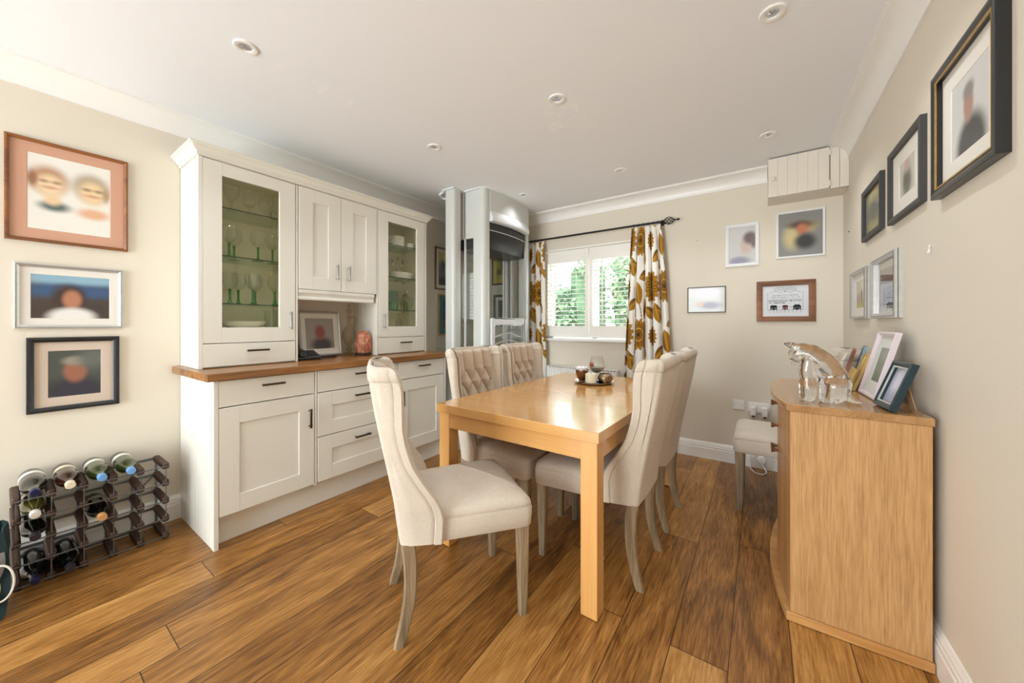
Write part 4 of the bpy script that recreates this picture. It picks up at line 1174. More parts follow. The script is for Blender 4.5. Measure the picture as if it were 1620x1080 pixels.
# sockets
t = thing('blank_socket_plate', 'single blank white electrical plate on the back wall', 'wall plate', (-.145, YB, .492)); o = t.location
MB(o).box(-.186, -.104, YB-.008, YB, .453, .531).build('plate', M['plastic'], t, bevel=.003)
for x in (-.175, -.115): MB(o).lathe([(.0035, YB-.0081), (.003, YB-.0092), (.0001, YB-.0092)], (x, 0, .492), 10, 'y').build('screw', M['silverd'], t)
t = thing('double_socket', 'double electrical socket on the back wall behind the tucked-in chair', 'socket', (0, YB, .485)); o = t.location
MB(o).box(-.077, .069, YB-.009, YB, .446, .526).build('plate', M['plastic'], t, bevel=.003)
for x in (-.032, .024): MB(o).box(x-.006, x+.006, YB-.012, YB-.008, .505, .519).build('switch', M['plastic'], t, bevel=.001)
for x, lb in ((-.043, 'white plug-in adaptor on the left side of the double socket'), (.033, 'white plug-in adaptor on the right side of the double socket')):
    t = thing('socket_adaptor', lb, 'plug', (x, YB-.012, .47), group='plugs in the double socket'); o = t.location
    MB(o).box(x-.019, x+.019, YB-.058, YB-.0125, .425, .498).build('body', M['china'], t, bevel=.006, seg=3)
    MB(o).lathe([(.010, .426), (.009, .416), (.006, .412)], (x, YB-.035, 0), 12).build('cable_collar', M['blackgloss'], t)
t = thing('cable_unit', 'white round plug unit with looping cable low on the skirting behind the chair', 'plug', (.02, YB-.02, .075)); o = t.location
MB(o).box(-.035, .085, YB-.024, YB-.0185, .018, .118).build('back_plate', M['plastic'], t, bevel=.003)
MB(o).lathe([(.030, YB-.0245), (.030, YB-.045), (.024, YB-.055), (.0001, YB-.056)], (.012, 0, .075), 20, 'y').build('plug', M['china'], t)
MB(o).tube([(.012, YB-.05, .05), (.03, YB-.06, .025), (.045, YB-.10, .006), (.02, YB-.16, .0045), (-.03, YB-.15, .0045), (-.06, YB-.07, .0045), (-.065, YB-.03, .03), (-.06, YB-.025, .10)], .0035, 8).build('cable', M['china'], t)

# ------------------------------------------------------------------ tray of candle holders on the table
ZTT = .7432
TX, TY = -.975, 2.435
t = thing('round_tray', 'round silver tray on the dining table', 'tray', (TX, TY, ZTT)); o = t.location
MB(o).lathe([(.0001, ZTT+.004), (.118, ZTT+.004), (.130, ZTT+.010), (.141, ZTT+.016), (.143, ZTT+.015), (.132, ZTT+.007), (.118, ZTT), (.0001, ZTT)], (TX, TY, 0), 48).build('dish', plain('polished_silver', (205, 203, 200), .18, 1.), t)
ring = MB(o).lathe([(.0001, ZTT+.0042), (.104, ZTT+.0042), (.106, ZTT+.0046), (.108, ZTT+.0042)], (TX, TY, 0), 40).build('engraved_ring', plain('tarnished_silver', (120, 112, 104), .3, 1.), t)
zs = ZTT+.0052
x, y = -1.045, 2.385
t = thing('votive_holder', 'amber-brown glass candle holder with wavy white rim on the tray', 'candle holder', (x, y, zs)); o = t.location
m = MB(o); loops = []
for r, h in ((.022, 0), (.024, .006), (.020, .014), (.028, .024), (.038, .045), (.042, .075), (.0415, .088), (.038, .088), (.036, .06), (.020, .03)):
    loops.append([(x+r*(1+.05*math.sin(6*a)*(h/.088))*math.cos(a), y+r*(1+.05*math.sin(6*a)*(h/.088))*math.sin(a), zs+h+(.005*math.sin(6*a) if h > .07 else 0)) for a in [2*PI*k/48 for k in range(48)]])
m.loft(loops); m.build('glass_cup', NT('amber_glass').set(color=lin((124, 70, 22)), rough=.12, metal=.35, trans=.3, coat=.5).m, t)
m = MB(o); loops = []
for r, h in ((.034, .070), (.036, .086), (.039, .096), (.041, .106), (.035, .110), (.02, .104), (.002, .10)):
    loops.append([(x+r*(1+.09*math.sin(8*a))*math.cos(a), y+r*(1+.09*math.sin(8*a))*math.sin(a), zs+h+.003*math.sin(8*a+.6)) for a in [2*PI*k/48 for k in range(48)]])
m.loft(loops); m.build('white_filling', plain('white_wax', (238, 238, 242), .5), t)
x, y = -.958, 2.340
t = thing('pillar_candle', 'short cream pillar candle on a glass dish on the tray', 'candle', (x, y, zs)); o = t.location
MB(o).lathe([(.0001, zs+.0115), (.036, zs+.0115), (.038, zs+.014), (.038, zs+.071), (.036, zs+.074), (.030, zs+.070), (.0001, zs+.068)], (x, y, 0), 32).build('wax', NT('cream_wax').set(color=lin((226, 220, 196)), rough=.5).m, t)
MB(o).tube([(x, y, zs+.067), (x+.001, y, zs+.076), (x+.003, y, zs+.080)], .0012, 6).build('wick', M['blackframe'], t)
MB(o).lathe([(.0001, zs), (.030, zs), (.044, zs+.004), (.052, zs+.012), (.050, zs+.013), (.042, zs+.007), (.0001, zs+.0095)], (x, y, 0), 32).build('glass_dish', M['clear'], t)
x, y = -.884, 2.418
t = thing('bronze_bowl', 'squat bronze tealight bowl on the right side of the tray', 'candle holder', (x, y, zs)); o = t.location
MB(o).lathe([(.026, zs), (.034, zs+.004), (.046, zs+.018), (.052, zs+.036), (.050, zs+.052), (.041, zs+.066), (.034, zs+.071), (.032, zs+.070), (.038, zs+.062), (.044, zs+.045), (.040, zs+.018), (.0001, zs+.010)], (x, y, 0), 36).build('bowl', plain('bronze_metal', (150, 128, 104), .28, 1., var=.08), t)
MB(o).lathe([(.018, zs+.0125), (.019, zs+.028), (.0001, zs+.028)], (x, y, 0), 16).build('tealight', plain('tealight_wax', (225, 222, 214), .5), t)
x, y = -.985, 2.520
t = thing('goblet_candle_glass', 'balloon glass holding sand and a pebble on the tray', 'candle glass', (x, y, zs)); o = t.location
MB(o).lathe([(.034, zs), (.032, zs+.003), (.006, zs+.008), (.005, zs+.040), (.012, zs+.052), (.034, zs+.064), (.052, zs+.088), (.058, zs+.108), (.054, zs+.130), (.044, zs+.160), (.037, zs+.178)], (x, y, 0), 36, cap=False).build('goblet', M['clear'], t)
MB(o).lathe([(.0001, zs+.056), (.018, zs+.059), (.038, zs+.070), (.052, zs+.091), (.055, zs+.100), (.030, zs+.104), (.0001, zs+.102)], (x, y, 0), 30).build('sand', plain('grey_sand', (176, 164, 146), .9, var=.15, bscale=400), t)
MB((x-.028, y-.025, zs+.118)).sphere((x-.028, y-.025, zs+.118), .017, 14, 10, (1, .7, 1.15)).build('pebble', plain('pink_shell', (176, 98, 82), .5, var=.2, bscale=80), t).location = (-.028, -.025, .118)

# ------------------------------------------------------------------ glass and china inside the dresser
def glass_thing(name, label, cat, pos, parts, group=None, seg=20):
    t = thing(name, label, cat, pos, 0, group)
    for nm, prof, mt in parts:
        MB((0, 0, 0)).lathe(prof, (0, 0, 0), seg, cap=False).build(nm, mt, t)
    return t
HB = [(.0055, .092), (.012, .098), (.028, .108), (.040, .128), (.043, .150), (.040, .176), (.034, .200)]
HS = [(.036, .0012), (.034, .0035), (.014, .010), (.0075, .022), (.0060, .05), (.0065, .08), (.0085, .094), (.0001, .095)]
GX = -2.66
rows = [(SHELF[1], [(.818, -.02), (.868, -.10), (.972, -.02), (1.068, -.05)], 'second shelf down'), (SHELF[0], [(.822, -.02), (.884, -.08), (.940, -.01), (.985, -.105), (1.074, -.03)], 'third shelf down')]
hock = None; words5 = ['leftmost', 'second from the left', 'third from the left', 'fourth from the left', 'rightmost']
for z, ys, nm in rows:
    for i, (y, dx) in enumerate(ys):
        w_ = words5[i] if i < len(ys)-1 else 'rightmost'
        lb = 'green-stemmed wine glass on the %s of the left cabinet, %s' % (nm, w_)
        p = (GX+dx, y, z+.0005)
        if hock is None: hock = glass_thing('hock_glass', lb, 'wine glass', p, [('bowl', HB, M['clear']), ('stem', HS, M['greenstem'])], 'green-stemmed wine glasses in the dresser')
        else: dup(hock, p, None, lb)
z = SHELF[2]+.0005
glass_thing('cut_goblet', 'cut clear goblet on the top shelf of the left cabinet, leftmost', 'wine glass', (GX, .822, z), [('bowl', [(.006, .062), (.022, .078), (.036, .104), (.041, .135), (.042, .165)], M['clear']), ('stem', [(.032, .001), (.030, .004), (.007, .010), (.006, .035), (.011, .044), (.006, .052), (.008, .064), (.0001, .065)], M['clear'])])
br = None
for y, dx, s, lb in ((.915, 0, 1, 'brandy glass on the top shelf of the left cabinet, second from the left'), (.996, .0, 1, 'brandy glass on the top shelf of the left cabinet, third from the left'), (1.084, -.02, 1, 'brandy glass on the top shelf of the left cabinet, rightmost')):
    if br is None: br = glass_thing('brandy_glass', lb, 'brandy glass', (GX+dx, y, z), [('bowl', [(.005, .048), (.022, .056), (.033, .074), (.035, .092), (.029, .112), (.024, .124), (.027, .142)], M['clear']), ('stem', [(.028, .001), (.026, .004), (.006, .010), (.0045, .03), (.006, .048), (.0001, .049)], M['clear'])], 'brandy glasses in the dresser')
    else: dup(br, (GX+dx, y, z), None, lb)
glass_thing('shot_tumbler', 'small clear tumbler on the top shelf of the left cabinet between brandy glasses', 'tumbler', (GX+.03, 1.042, z), [('cup', [(.0001, .004), (.017, .004), (.018, .001), (.020, .03), (.022, .052)], M['clear'])])
def oval(m, prof, c, sy, seg=32):
    m.loft([[(c[0]+r*math.cos(a), c[1]+r*sy*math.sin(a), c[2]+h) for a in [2*PI*k/seg for k in range(seg)]] for r, h in prof])
    return m
z = 1.1355
tag(oval(MB((-2.70, .90, z)), [(.0001, .006), (.05, .006), (.052, .001), (.060, .004), (.085, .024), (.098, .044), (.099, .046), (.095, .045), (.080, .028), (.055, .012), (.0001, .011)], (-2.70, .90, z), 1.28).build('oval_bowl', M['china']), 'wide white oval bowl at the bottom of the left dresser cabinet', 'bowl')
glass_thing('glass_jug', 'straight clear glass vase at the bottom right of the left dresser cabinet', 'vase', (-2.78, 1.09, z), [('vase', [(.0001, .006), (.036, .006), (.040, .001), (.042, .05), (.043, .12)], M['clear'])])
# right cabinet
z = SHELF[2]+.0005
pl = None
for i in range(3):
    p = (-2.69, 2.045, z+i*.0312)
    lb = 'white dish of the small stack in the right dresser cabinet, ' + ['lowest', 'middle one', 'topmost'][i]
    if pl is None:
        pl = tag(MB(p).lathe([(.0001, p[2]+.004), (.074, p[2]+.004), (.075, p[2]), (.078, p[2]+.002), (.079, p[2]+.028), (.078, p[2]+.030), (.075, p[2]+.029), (.074, p[2]+.008), (.0001, p[2]+.007)], (p[0], p[1], 0), 32).build('ramekin_dish', M['china']), lb, 'dish', 'stacked white dishes')
    else: dup(pl, p, None, lb)
t = thing('white_cup', 'white china cup beside the stacked dishes in the right dresser cabinet', 'cup', (-2.655, 2.182, z)); o = t.location
MB(o).lathe([(.0001, z+.004), (.020, z+.004), (.022, z), (.030, z+.006), (.036, z+.030), (.037, z+.052), (.035, z+.052), (.033, z+.030), (.024, z+.010), (.0001, z+.008)], (o.x, o.y, 0), 28).build('body', M['china'], t)
MB(o).tube([(o.x+.004, o.y+.034, z+.044), (o.x+.006, o.y+.056, z+.048), (o.x+.006, o.y+.062, z+.034), (o.x+.005, o.y+.052, z+.018), (o.x+.003, o.y+.031, z+.014)], .004, 8).build('handle', M['china'], t)
z = SHELF[1]+.0005
tag(oval(MB((-2.67, 2.10, z)), [(.0001, .006), (.040, .006), (.042, .001), (.048, .003), (.064, .030), (.068, .056), (.069, .058), (.066, .057), (.058, .030), (.04, .012), (.0001, .011)], (-2.67, 2.10, z), 1.75).build('serving_bowl', M['china']), 'white oval serving bowl on the second shelf of the right dresser cabinet', 'bowl')
t = thing('candelabra', 'small silver branched candelabra behind the white serving bowl', 'candelabra', (-2.80, 2.155, z)); o = t.location
m = MB(o); m.lathe([(.035, z), (.033, z+.006), (.010, z+.014), (.006, z+.05), (.009, z+.07), (.005, z+.09), (.005, z+.19)], (o.x, o.y, 0), 16); m.build('stand', M['chrome'], t)
for s in (-1, 1): MB(o).tube([(o.x, o.y, z+.13), (o.x, o.y+s*.03, z+.12), (o.x, o.y+s*.055, z+.135), (o.x, o.y+s*.06, z+.165)], .004, 8).build('arm', M['chrome'], t)
for s in (-1, 0, 1): MB(o).lathe([(.004, z+.165), (.013, z+.172), (.010, z+.180), (.009, z+.198), (.011, z+.20)], (o.x, o.y+s*.06, 0 if s else .024), 12).build('candle_cup', M['chrome'], t)
lad = None
for y, lb in ((1.925, 'silver ladle hanging in the right dresser cabinet, outer one'), (1.958, 'silver ladle hanging in the right dresser cabinet, inner one')):
    if lad is None:
        lad = thing('hanging_ladle', lb, 'ladle', (-2.72, y, 1.655), 0, 'silver ladles in the dresser'); o = lad.location
        MB(o).tube([(o.x, o.y, 1.838), (o.x+.004, o.y, 1.80), (o.x, o.y, 1.70), (o.x+.006, o.y, 1.675)], .0028, 8).build('handle', M['chrome'], lad)
        MB(o).sphere((o.x+.012, o.y, 1.664), .018, 14, 8, (1, 1, .75)).build('ladle_bowl', M['chrome'], lad)
    else: dup(lad, (-2.72, y, 1.655), None, lb)
z = SHELF[0]+.0005
t = glass_thing('teal_jug', 'teal and yellow-green glass jug on the third shelf of the right dresser cabinet', 'jug', (-2.69, 2.005, z), [('body', [(.0001, .005), (.050, .005), (.054, .001), (.056, .06), (.055, .13), (.058, .165), (.060, .172)], M['tealglass'])])
MB((0, 0, 0)).tube([(0, -.052, .15), (0, -.085, .145), (0, -.090, .09), (0, -.055, .05)], .005, 8).build('handle', M['tealglass'], t)
MB((0, 0, 0)).lathe([(.0001, .007), (.048, .007), (.050, .05), (.049, .075), (.0001, .075)], (0, 0, 0), 20).build('coloured_band', plain('lime_enamel', (150, 176, 70), .3), t)
t = thing('glass_teapot', 'clear glass teapot with domed lid on the third shelf of the right dresser cabinet', 'teapot', (-2.67, 2.145, z)); o = (0, 0, 0)
MB(o).lathe([(.0001, .005), (.032, .005), (.036, .001), (.046, .02), (.050, .06), (.046, .10), (.036, .122), (.034, .130)], (0, 0, 0), 24, cap=False).build('body', M['clear'], t)
MB(o).lathe([(.037, .131), (.034, .136), (.020, .148), (.006, .154), (.006, .160), (.013, .168), (.013, .178), (.006, .186), (.0001, .187)], (0, 0, 0), 20).build('lid', M['chrome'], t)
MB(o).tube([(0, .044, .11), (0, .074, .12), (0, .086, .085), (0, .072, .045), (0, .047, .035)], .006, 8).build('handle', M['clear'], t)
MB(o).tube([(0, -.046, .05), (0, -.066, .075), (0, -.074, .115)], [.010, .007, .005], 8).build('spout', M['clear'], t)
MB(o).lathe([(.0001, .008), (.018, .008), (.020, .05), (.018, .09), (.0001, .092)], (0, 0, 0), 16).build('infuser', plain('green_infuser', (88, 130, 74), .4), t)
z = 1.1355
glass_thing('glass_carafe', 'clear glass carafe at the bottom of the right dresser cabinet', 'carafe', (-2.70, 2.09, z), [('body', [(.0001, .004), (.024, .004), (.026, .001), (.032, .03), (.028, .06), (.013, .085), (.012, .11), (.017, .125)], M['amberglass'])])
glass_thing('sundae_glass', 'small clear footed glass at the bottom of the right dresser cabinet', 'glass', (-2.64, 2.13, z), [('body', [(.022, .001), (.02, .004), (.005, .012), (.006, .022), (.024, .04), (.029, .062)], M['clear'])])

# ------------------------------------------------------------------ worktop niche
zw = ZW1+.0005
t = thing('standing_photo_frame', 'silver photo frame leaning against the back of the dresser niche', 'photo frame', (-2.780, 1.432, zw+.006), 0, None, (R(-8), 0, R(90)))
framed(t, .318, .345, .016, M['silver'], .018, (.036, .040), M['offwhite'], blur_pic('niche_photo', (158, 150, 144), [(.01, -.09, .075, .06, (66, 62, 62), .45), (.0, .01, .038, .052, (148, 74, 70), .45)]), z0=0)
t = thing('desk_telephone', 'black corded telephone on the oak worktop', 'telephone', (-2.665, 1.262, zw), R(78)); o = (0, 0, 0)
m = MB(o); m.loft([[(-.075, -.09, 0), (.075, -.09, 0), (.075, .09, 0), (-.075, .09, 0)], [(-.078, -.092, .012), (.078, -.092, .012), (.078, .092, .012), (-.078, .092, .012)], [(-.072, -.085, .028), (.072, -.085, .028), (.072, .085, .060), (-.072, .085, .060)]])
m.build('base', M['blackgloss'], t, bevel=.005, seg=3)
m = MB(o)
for i in range(4):
    for j in range(3): m.box(.002+.021*j, .016+.021*j, -.060+.026*i, -.044+.026*i, .030+.0048*i, .042+.0048*i)
m.build('keypad', plain('phone_keys', (60, 62, 66), .4), t, bevel=.002)
h = MB(o); h.loft([[(-.045+a*w, y, zc+b*w2) for a, b in ((-1, -.6), (1, -.6), (1, .4), (.6, .8), (-.6, .8), (-1, .4))] for y, zc, w, w2 in ((-.108, .044, .014, .010), (-.100, .050, .024, .018), (-.070, .056, .025, .018), (-.045, .068, .018, .012), (.03, .085, .018, .012), (.062, .086, .025, .019), (.092, .092, .024, .018), (.100, .094, .014, .010))])
h.build('handset', M['blackgloss'], t, ang=50)
MBc = []
n = 210; cr, sr = math.cos(R(-78)), math.sin(R(-78))
for i in range(n):
    u = i/(n-1); a = u*2*PI*15
    wx, wy = .020+.075*math.sin(PI*.5*u)-.028*u, .02+.165*u          # world offset from the set, along the worktop
    wx += .0085*math.cos(a)*.9
    MBc.append((wx*cr-wy*sr, wx*sr+wy*cr, 0.0118+.0085*math.sin(a)))
MB(o).tube(MBc, .0030, 6).build('coiled_cord', M['blackgloss'], t)
t = thing('swirl_decanter', 'smoky glass decanter with a scrolled handle and ball stopper', 'decanter', (-2.805, 1.672, zw)); o = (0, 0, 0)
MB(o).lathe([(.0001, .002), (.030, .002), (.036, .006), (.030, .014), (.014, .022), (.020, .034), (.026, .044), (.020, .056), (.012, .064), (.020, .076), (.042, .102), (.055, .138), (.056, .165), (.046, .200), (.026, .228), (.016, .252), (.0155, .290), (.022, .304)], (0, 0, 0), 32, cap=False).build('body', M['amberglass'], t)
MB(o).lathe([(.012, .300), (.018, .310), (.024, .318), (.010, .328), (.009, .334), (.022, .350), (.024, .362), (.016, .378), (.007, .386), (.008, .392), (.014, .404), (.008, .416), (.0001, .420)], (0, 0, 0), 22).build('stopper', M['amberglass'], t)
MB(o).tube([(0, .016, .30), (.004, .040, .318), (.006, .060, .30), (.006, .056, .265), (.004, .040, .243), (.002, .026, .236), (.004, .040, .226), (.006, .056, .232)], [.005, .006, .006, .006, .006, .005, .005, .004], 10).build('handle', M['amberglass'], t)
t = thing('salt_lamp', 'orange-pink rock salt lamp on the worktop', 'salt lamp', (-2.640, 1.694, zw)); o = (0, 0, 0)
MB(o).lathe([(.0001, 0), (.058, 0), (.062, .004), (.062, .016), (.056, .020), (.0001, .020)], (0, 0, 0), 28).build('wooden_base', plain('dark_wood_base', (52, 32, 22), .5), t)
rnd = random.Random(11); m = MB(o); loops = []
rr = [(.048, .0205), (.056, .045), (.059, .08), (.055, .115), (.048, .150), (.040, .178), (.022, .193), (.004, .196)]
off = [rnd.uniform(.86, 1.12) for _ in range(14)]
for r, h in rr: loops.append([(r*off[k]*rnd.uniform(.95, 1.05)*math.cos(2*PI*k/14), r*off[k]*rnd.uniform(.95, 1.05)*math.sin(2*PI*k/14), h*rnd.uniform(.985, 1.01) if h > .03 else h) for k in range(14)])
m.loft(loops)
sm = NT('rock_salt'); nz = sm.noise(sm.coord(), 22, 4, .6, .5); sm.set(color=sm.ramp(nz, [(.3, lin((140, 70, 44))), (.5, lin((188, 114, 80))), (.72, lin((222, 174, 144)))]), rough=.4, coat=.2); sm.bump(nz, .5, .004)
m.build('rock', sm.m, t, ang=22)
MB(o).tube([(-.055, -.01, .008), (-.075, .0, .0035), (-.08, .03, .0035), (-.16, .045, .0035)], .003, 6).build('cable', M['blackgloss'], t)

# ------------------------------------------------------------------ wine rack and bottles
RX0, RX1 = -2.862, -2.645
RYS = [.050+.0955*k for k in range(6)]; RZS = [.016, .108, .204, .300, .392]
t = thing('wine_rack', 'dark wooden wine rack with metal strips standing against the left wall', 'wine rack', (-2.75, .29, 0)); o = t.location
blk = None
for z in RZS:
    for y in RYS:
        if blk is None:
            m = MB(o); s = .0155
            sec = lambda x, k: [(x, y+a*s*k, z+b*s*k) for a, b in ((-.55, -1.1), (.55, -1.1), (.9, -.75), (.9, .75), (.55, 1.1), (-.55, 1.1), (-.9, .75), (-.9, -.75))]
            m.loft([sec(RX0+.008, .9), sec(RX0+.012, 1), sec(RX1-.012, 1), sec(RX1-.004, .55)])
            blk = m.build('wooden_block', M['rackwood'], t, ang=20); y00, z00 = y, z
        else:
            b = blk.copy(); COL.objects.link(b); b.location = (0, y-y00, z-z00)
for x in (RX0+.002, RX1-.008):
    hw, hz = (.006, .0065) if x < -2.8 else (.0018, .0028)
    for y in RYS: MB(o).box(x, x+.0030, y-hw, y+hw, .001, RZS[-1]+.010).build('upright_strip', M['steel'], t)
    for z in RZS: MB(o).box(x+.0032, x+.0060, RYS[0]-.006, RYS[-1]+.006, z-hz, z+hz).build('cross_strip', M['steel'], t)
m = MB(o); m.hexa([(RX0+.004, RYS[4], RZS[2]), (RX0+.004, RYS[4], RZS[2]+.012), (RX0+.004, RYS[5], RZS[3]+.012), (RX0+.004, RYS[5], RZS[3]), (RX0+.0056, RYS[4], RZS[2]), (RX0+.0056, RYS[4], RZS[2]+.012), (RX0+.0056, RYS[5], RZS[3]+.012), (RX0+.0056, RYS[5], RZS[3])]); m.build('brace_strip', M['steel'], t)

def bottle(label, col, zi, gl, capmat, x_base=RX0+.004, round_shoulder=False, labelmat=None, r=.0370, L=.300, capL=.03):
    """lying bottle, base to the wall, neck to the room"""
    y = (RYS[col]+RYS[col+1])/2; z = RZS[zi]+.0068+r
    t = thing('wine_bottle', label, 'bottle', (x_base, y, z), 0, 'bottles in the wine rack'); o = (0, 0, 0)
    if round_shoulder: body = [(.0001, .006), (.026, .004), (r-.004, .0005), (r, .005), (r, .150), (r*.97, .168), (r*.80, .192), (r*.50, .214), (.0165, .232), (.0142, .250), (.0142, L-.008)]
    else: body = [(.0001, .010), (.022, .006), (r-.004, .0005), (r, .005), (r, .170), (r*.96, .186), (r*.78, .206), (r*.52, .222), (.0165, .236), (.0140, .250), (.0138, L-.008)]
    MB(o).lathe(body, o, 28, 'x', cap=False).build('glass_body', gl, t)
    MB(o).lathe([(.0155, L-.008-capL), (.0158, L-.008-capL+.002), (.0158, L-.003), (.0140, L), (.0001, L+.0002)], o, 20, 'x').build('cap', capmat, t)
    if labelmat: MB(o).lathe([(r+.0003, .052), (r+.0006, .053), (r+.0006, .088), (r+.0003, .089)], o, 28, 'x', cap=False).build('paper_label', labelmat, t)
    return t
M['lab'] = plain('cream_label', (226, 218, 196), .7)
M['lab2'] = plain('white_label', (232, 232, 226), .7)
M['capnavy'] = plain('navy_foil_cap', (34, 36, 78), .35, .4)
M['capcream'] = plain('cream_cap', (226, 214, 184), .5)
M['capblue'] = plain('pale_blue_cap', (106, 158, 212), .4)
M['capwhite'] = plain('white_foil_cap', (222, 218, 210), .4, .2)
M['capcork'] = plain('amber_cork_end', (206, 152, 96), .6)
M['capdark'] = plain('grey_foil_cap', (64, 60, 74), .35, .5)
bottle('smoky dark bottle with navy cap lying on top of the rack, leftmost', 0, 4, M['bot_smoke'], M['capnavy'], RX0+.008, True, M['lab2'], .039)
bottle('red-brown bottle with cream cap lying on top of the rack', 1, 4, M['bot_brown'], M['capcream'], RX0+.008, False, M['lab'])
bottle('pale-blue-capped green bottle on top of the rack, beside the brown bottle', 2, 4, M['bot_green'], M['capblue'], RX0+.008, False, M['lab2'])
bottle('pale-blue-capped green bottle on top of the rack, nearer the dresser', 3, 4, M['bot_green'], M['capblue'], RX0+.008, False, M['lab2'])
bottle('olive-yellow bottle with white cap directly under the smoky bottle', 0, 3, M['bot_olive'], M['capwhite'], RX0+.008, True, M['lab'])
bottle('dark bottle with engraved grey cap in the third row of the rack', 0, 2, M['bot_dark'], M['capdark'], RX0+.008, False)
bottle('dark bottle with an amber cork end, alone in the middle of the rack', 2, 2, M['bot_dark'], M['capcork'], RX0+.008, True, M['lab'])
bottle('dark bottle with navy cap in the bottom row, nearest the green bag', 0, 0, M['bot_dark'], M['capnavy'], RX0+.008, False)
bottle('dark bottle with navy and grey cap in the bottom row, second hole along', 1, 0, M['bot_dark'], M['capdark'], RX0+.008, False)

# bag at the frame edge
t = thing('gift_bag', 'dark teal and grey bag with white rope handles beside the wine rack', 'bag', (-2.52, -.06, 0)); o = t.location
m = MB(o); loops = []
for z, wx, wy in ((.001, .080, .066), (.02, .085, .075), (.14, .078, .080), (.26, .072, .078), (.33, .076, .074), (.345, .077, .072), (.345, .072, .068), (.25, .067, .070), (.10, .07, .06)):
    loops.append([(-2.525+wx*a+.006*math.sin(9*z+k), -.050+wy*b+.006*math.sin(14*z+2*k), z) for k, (a, b) in enumerate(((-1, -1), (-.3, -1.05), (.4, -.96), (1, -1), (1.03, -.3), (.95, .4), (1, 1), (.3, .95), (-.4, 1.04), (-1, 1), (-1.02, .3), (-.97, -.4)))])
m.loft(loops); b = m.build('bag_body', plain('teal_fabric', (16, 44, 48), .7, var=.25, bscale=14, bump=.3), t, ang=70)
m = MB(o); m.loft([[(-2.436+.004*math.sin(i), -.004+.006*math.sin(i*.9)+dy, .27-.21*i/8) for dy in (-.03, .0, .024-.002*i)] for i in range(9)], False, False, False)
g = m.build('grey_flap', plain('grey_lining', (140, 142, 142), .7, var=.1), t); q = g.modifiers.new('s', 'SOLIDIFY'); q.thickness = .003
for dy, dz in ((.012, .0), (-.022, -.012)):
    pts = []
    for i in range(25):
        u = i/24; a = PI*(.62-1.35*u)
        pts.append((-2.425+.010*math.sin(PI*u), dy+.030*math.cos(a)*(1 if u < .8 else 1), .145+dz+.062*math.sin(a)+.02*(1-u)))
    MB(o).tube(pts, .0034, 8).build('rope_handle', plain('white_rope', (226, 222, 212), .7), t)

# ------------------------------------------------------------------ on top of the sideboard
zs = .8505
def stand_frame(label, loc, w, h, fr, fmat, tilt, rz, pm, mount=None, mm=None, depth=.016, strut=None, rough=None, **k):
    t = thing('tabletop_photo_frame', label, 'photo frame', (loc[0], loc[1], zs), 0, 'photo frames on the sideboard', (R(-tilt), 0, R(rz)))
    framed(t, w, h, fr, fmat, depth, mount, mm, pm, z0=0, **k)
    MB((0, 0, 0)).box(-w/2+.003, w/2-.003, -.0012, .0, .004, h-.004).build('backing', plain('frame_backing', (70, 62, 54), .8) if 'frame_backing' not in M else M['frame_backing'], t)
    if strut:
        a = R(strut); tt = R(tilt); z1 = h*.72; y1 = .001
        L = (z1*math.cos(tt)-y1*math.sin(tt)-.003)/(math.sin(a)*math.sin(tt)+math.cos(a)*math.cos(tt))
        m = MB((0, 0, 0)); yb = y1+L*math.sin(a); zb = z1-L*math.cos(a)
        m.hexa([(-.014, y1, z1), (.014, y1, z1), (.014, y1+.003, z1), (-.014, y1+.003, z1), (-.024, yb, zb), (.024, yb, zb), (.024, yb+.003, zb), (-.024, yb+.003, zb)])
        m.build('strut', plain('pale_wood_strut', (196, 158, 112), .6), t, bevel=.001)
    return t
M['frame_backing'] = plain('frame_backing', (70, 62, 54), .8)
M['pinkframe'] = plain('pale_pink_frame', (218, 205, 211), .35)
M['tealframe'] = plain('dark_teal_frame', (28, 52, 62), .35, .2, .2)
stand_frame('tall pale pink photo frame leaning on the sideboard', (.392, 2.150), .225, .285, .017, M['pinkframe'], 14, -88, blur_pic('green_grey_photo', (126, 134, 118), [(0, .0, .04, .07, (112, 120, 106), .7), (.02, .05, .05, .03, (144, 150, 136), .7)]), (.046, .052), plain('pale_grey_mount', (206, 206, 200), .8), .018, 16)
stand_frame('small dark teal photo frame leaning on its strut at the near end of the sideboard', (.388, 1.880), .150, .180, .020, M['tealframe'], 19, -84, blur_pic('lilac_photo', (184, 184, 200), [(.0, .0, .04, .05, (198, 196, 210), .7), (0, -.05, .05, .03, (150, 148, 170), .7)]), None, None, .020, 30, lip=.006, lipmat=M['silver'])
M['brightgold'] = plain('bright_gold_frame', (206, 174, 112), .3, .7)
stand_frame('taller narrow gold photo frame just behind the pale pink one', (.372, 2.350), .135, .178, .010, M['brightgold'], 18, -95, blur_pic('cream_photo_b', (206, 198, 172), [(0, 0, .03, .05, (176, 166, 136), .7)]), None, None, .014, 22)
stand_frame('low gold photo frame standing in front of the taller gold one', (.338, 2.318), .105, .110, .010, M['brightgold'], 20, -95, blur_pic('cream_photo_c', (196, 184, 150), [(0, 0, .02, .03, (150, 136, 110), .7)]), None, None, .012, None)
stand_frame('brown wooden photo frame at the far end of the sideboard group', (.360, 2.520), .120, .190, .014, M['brownframe'], 15, -99, blur_pic('warm_photo', (150, 118, 92), [(0, .03, .03, .06, (120, 90, 70), .7)]), None, None, .014, None)
stand_frame('blue and silver ornate photo frame behind the brown wooden one', (.395, 2.500), .145, .205, .022, plain('blue_silver_ornate', (110, 128, 146), .35, .4, var=.45, bscale=90), 14, -99, blur_pic('blue_photo', (92, 116, 140), [(0, .03, .03, .06, (150, 160, 170), .7), (0, -.05, .05, .04, (60, 70, 84), .7)]), None, None, .014, 14)

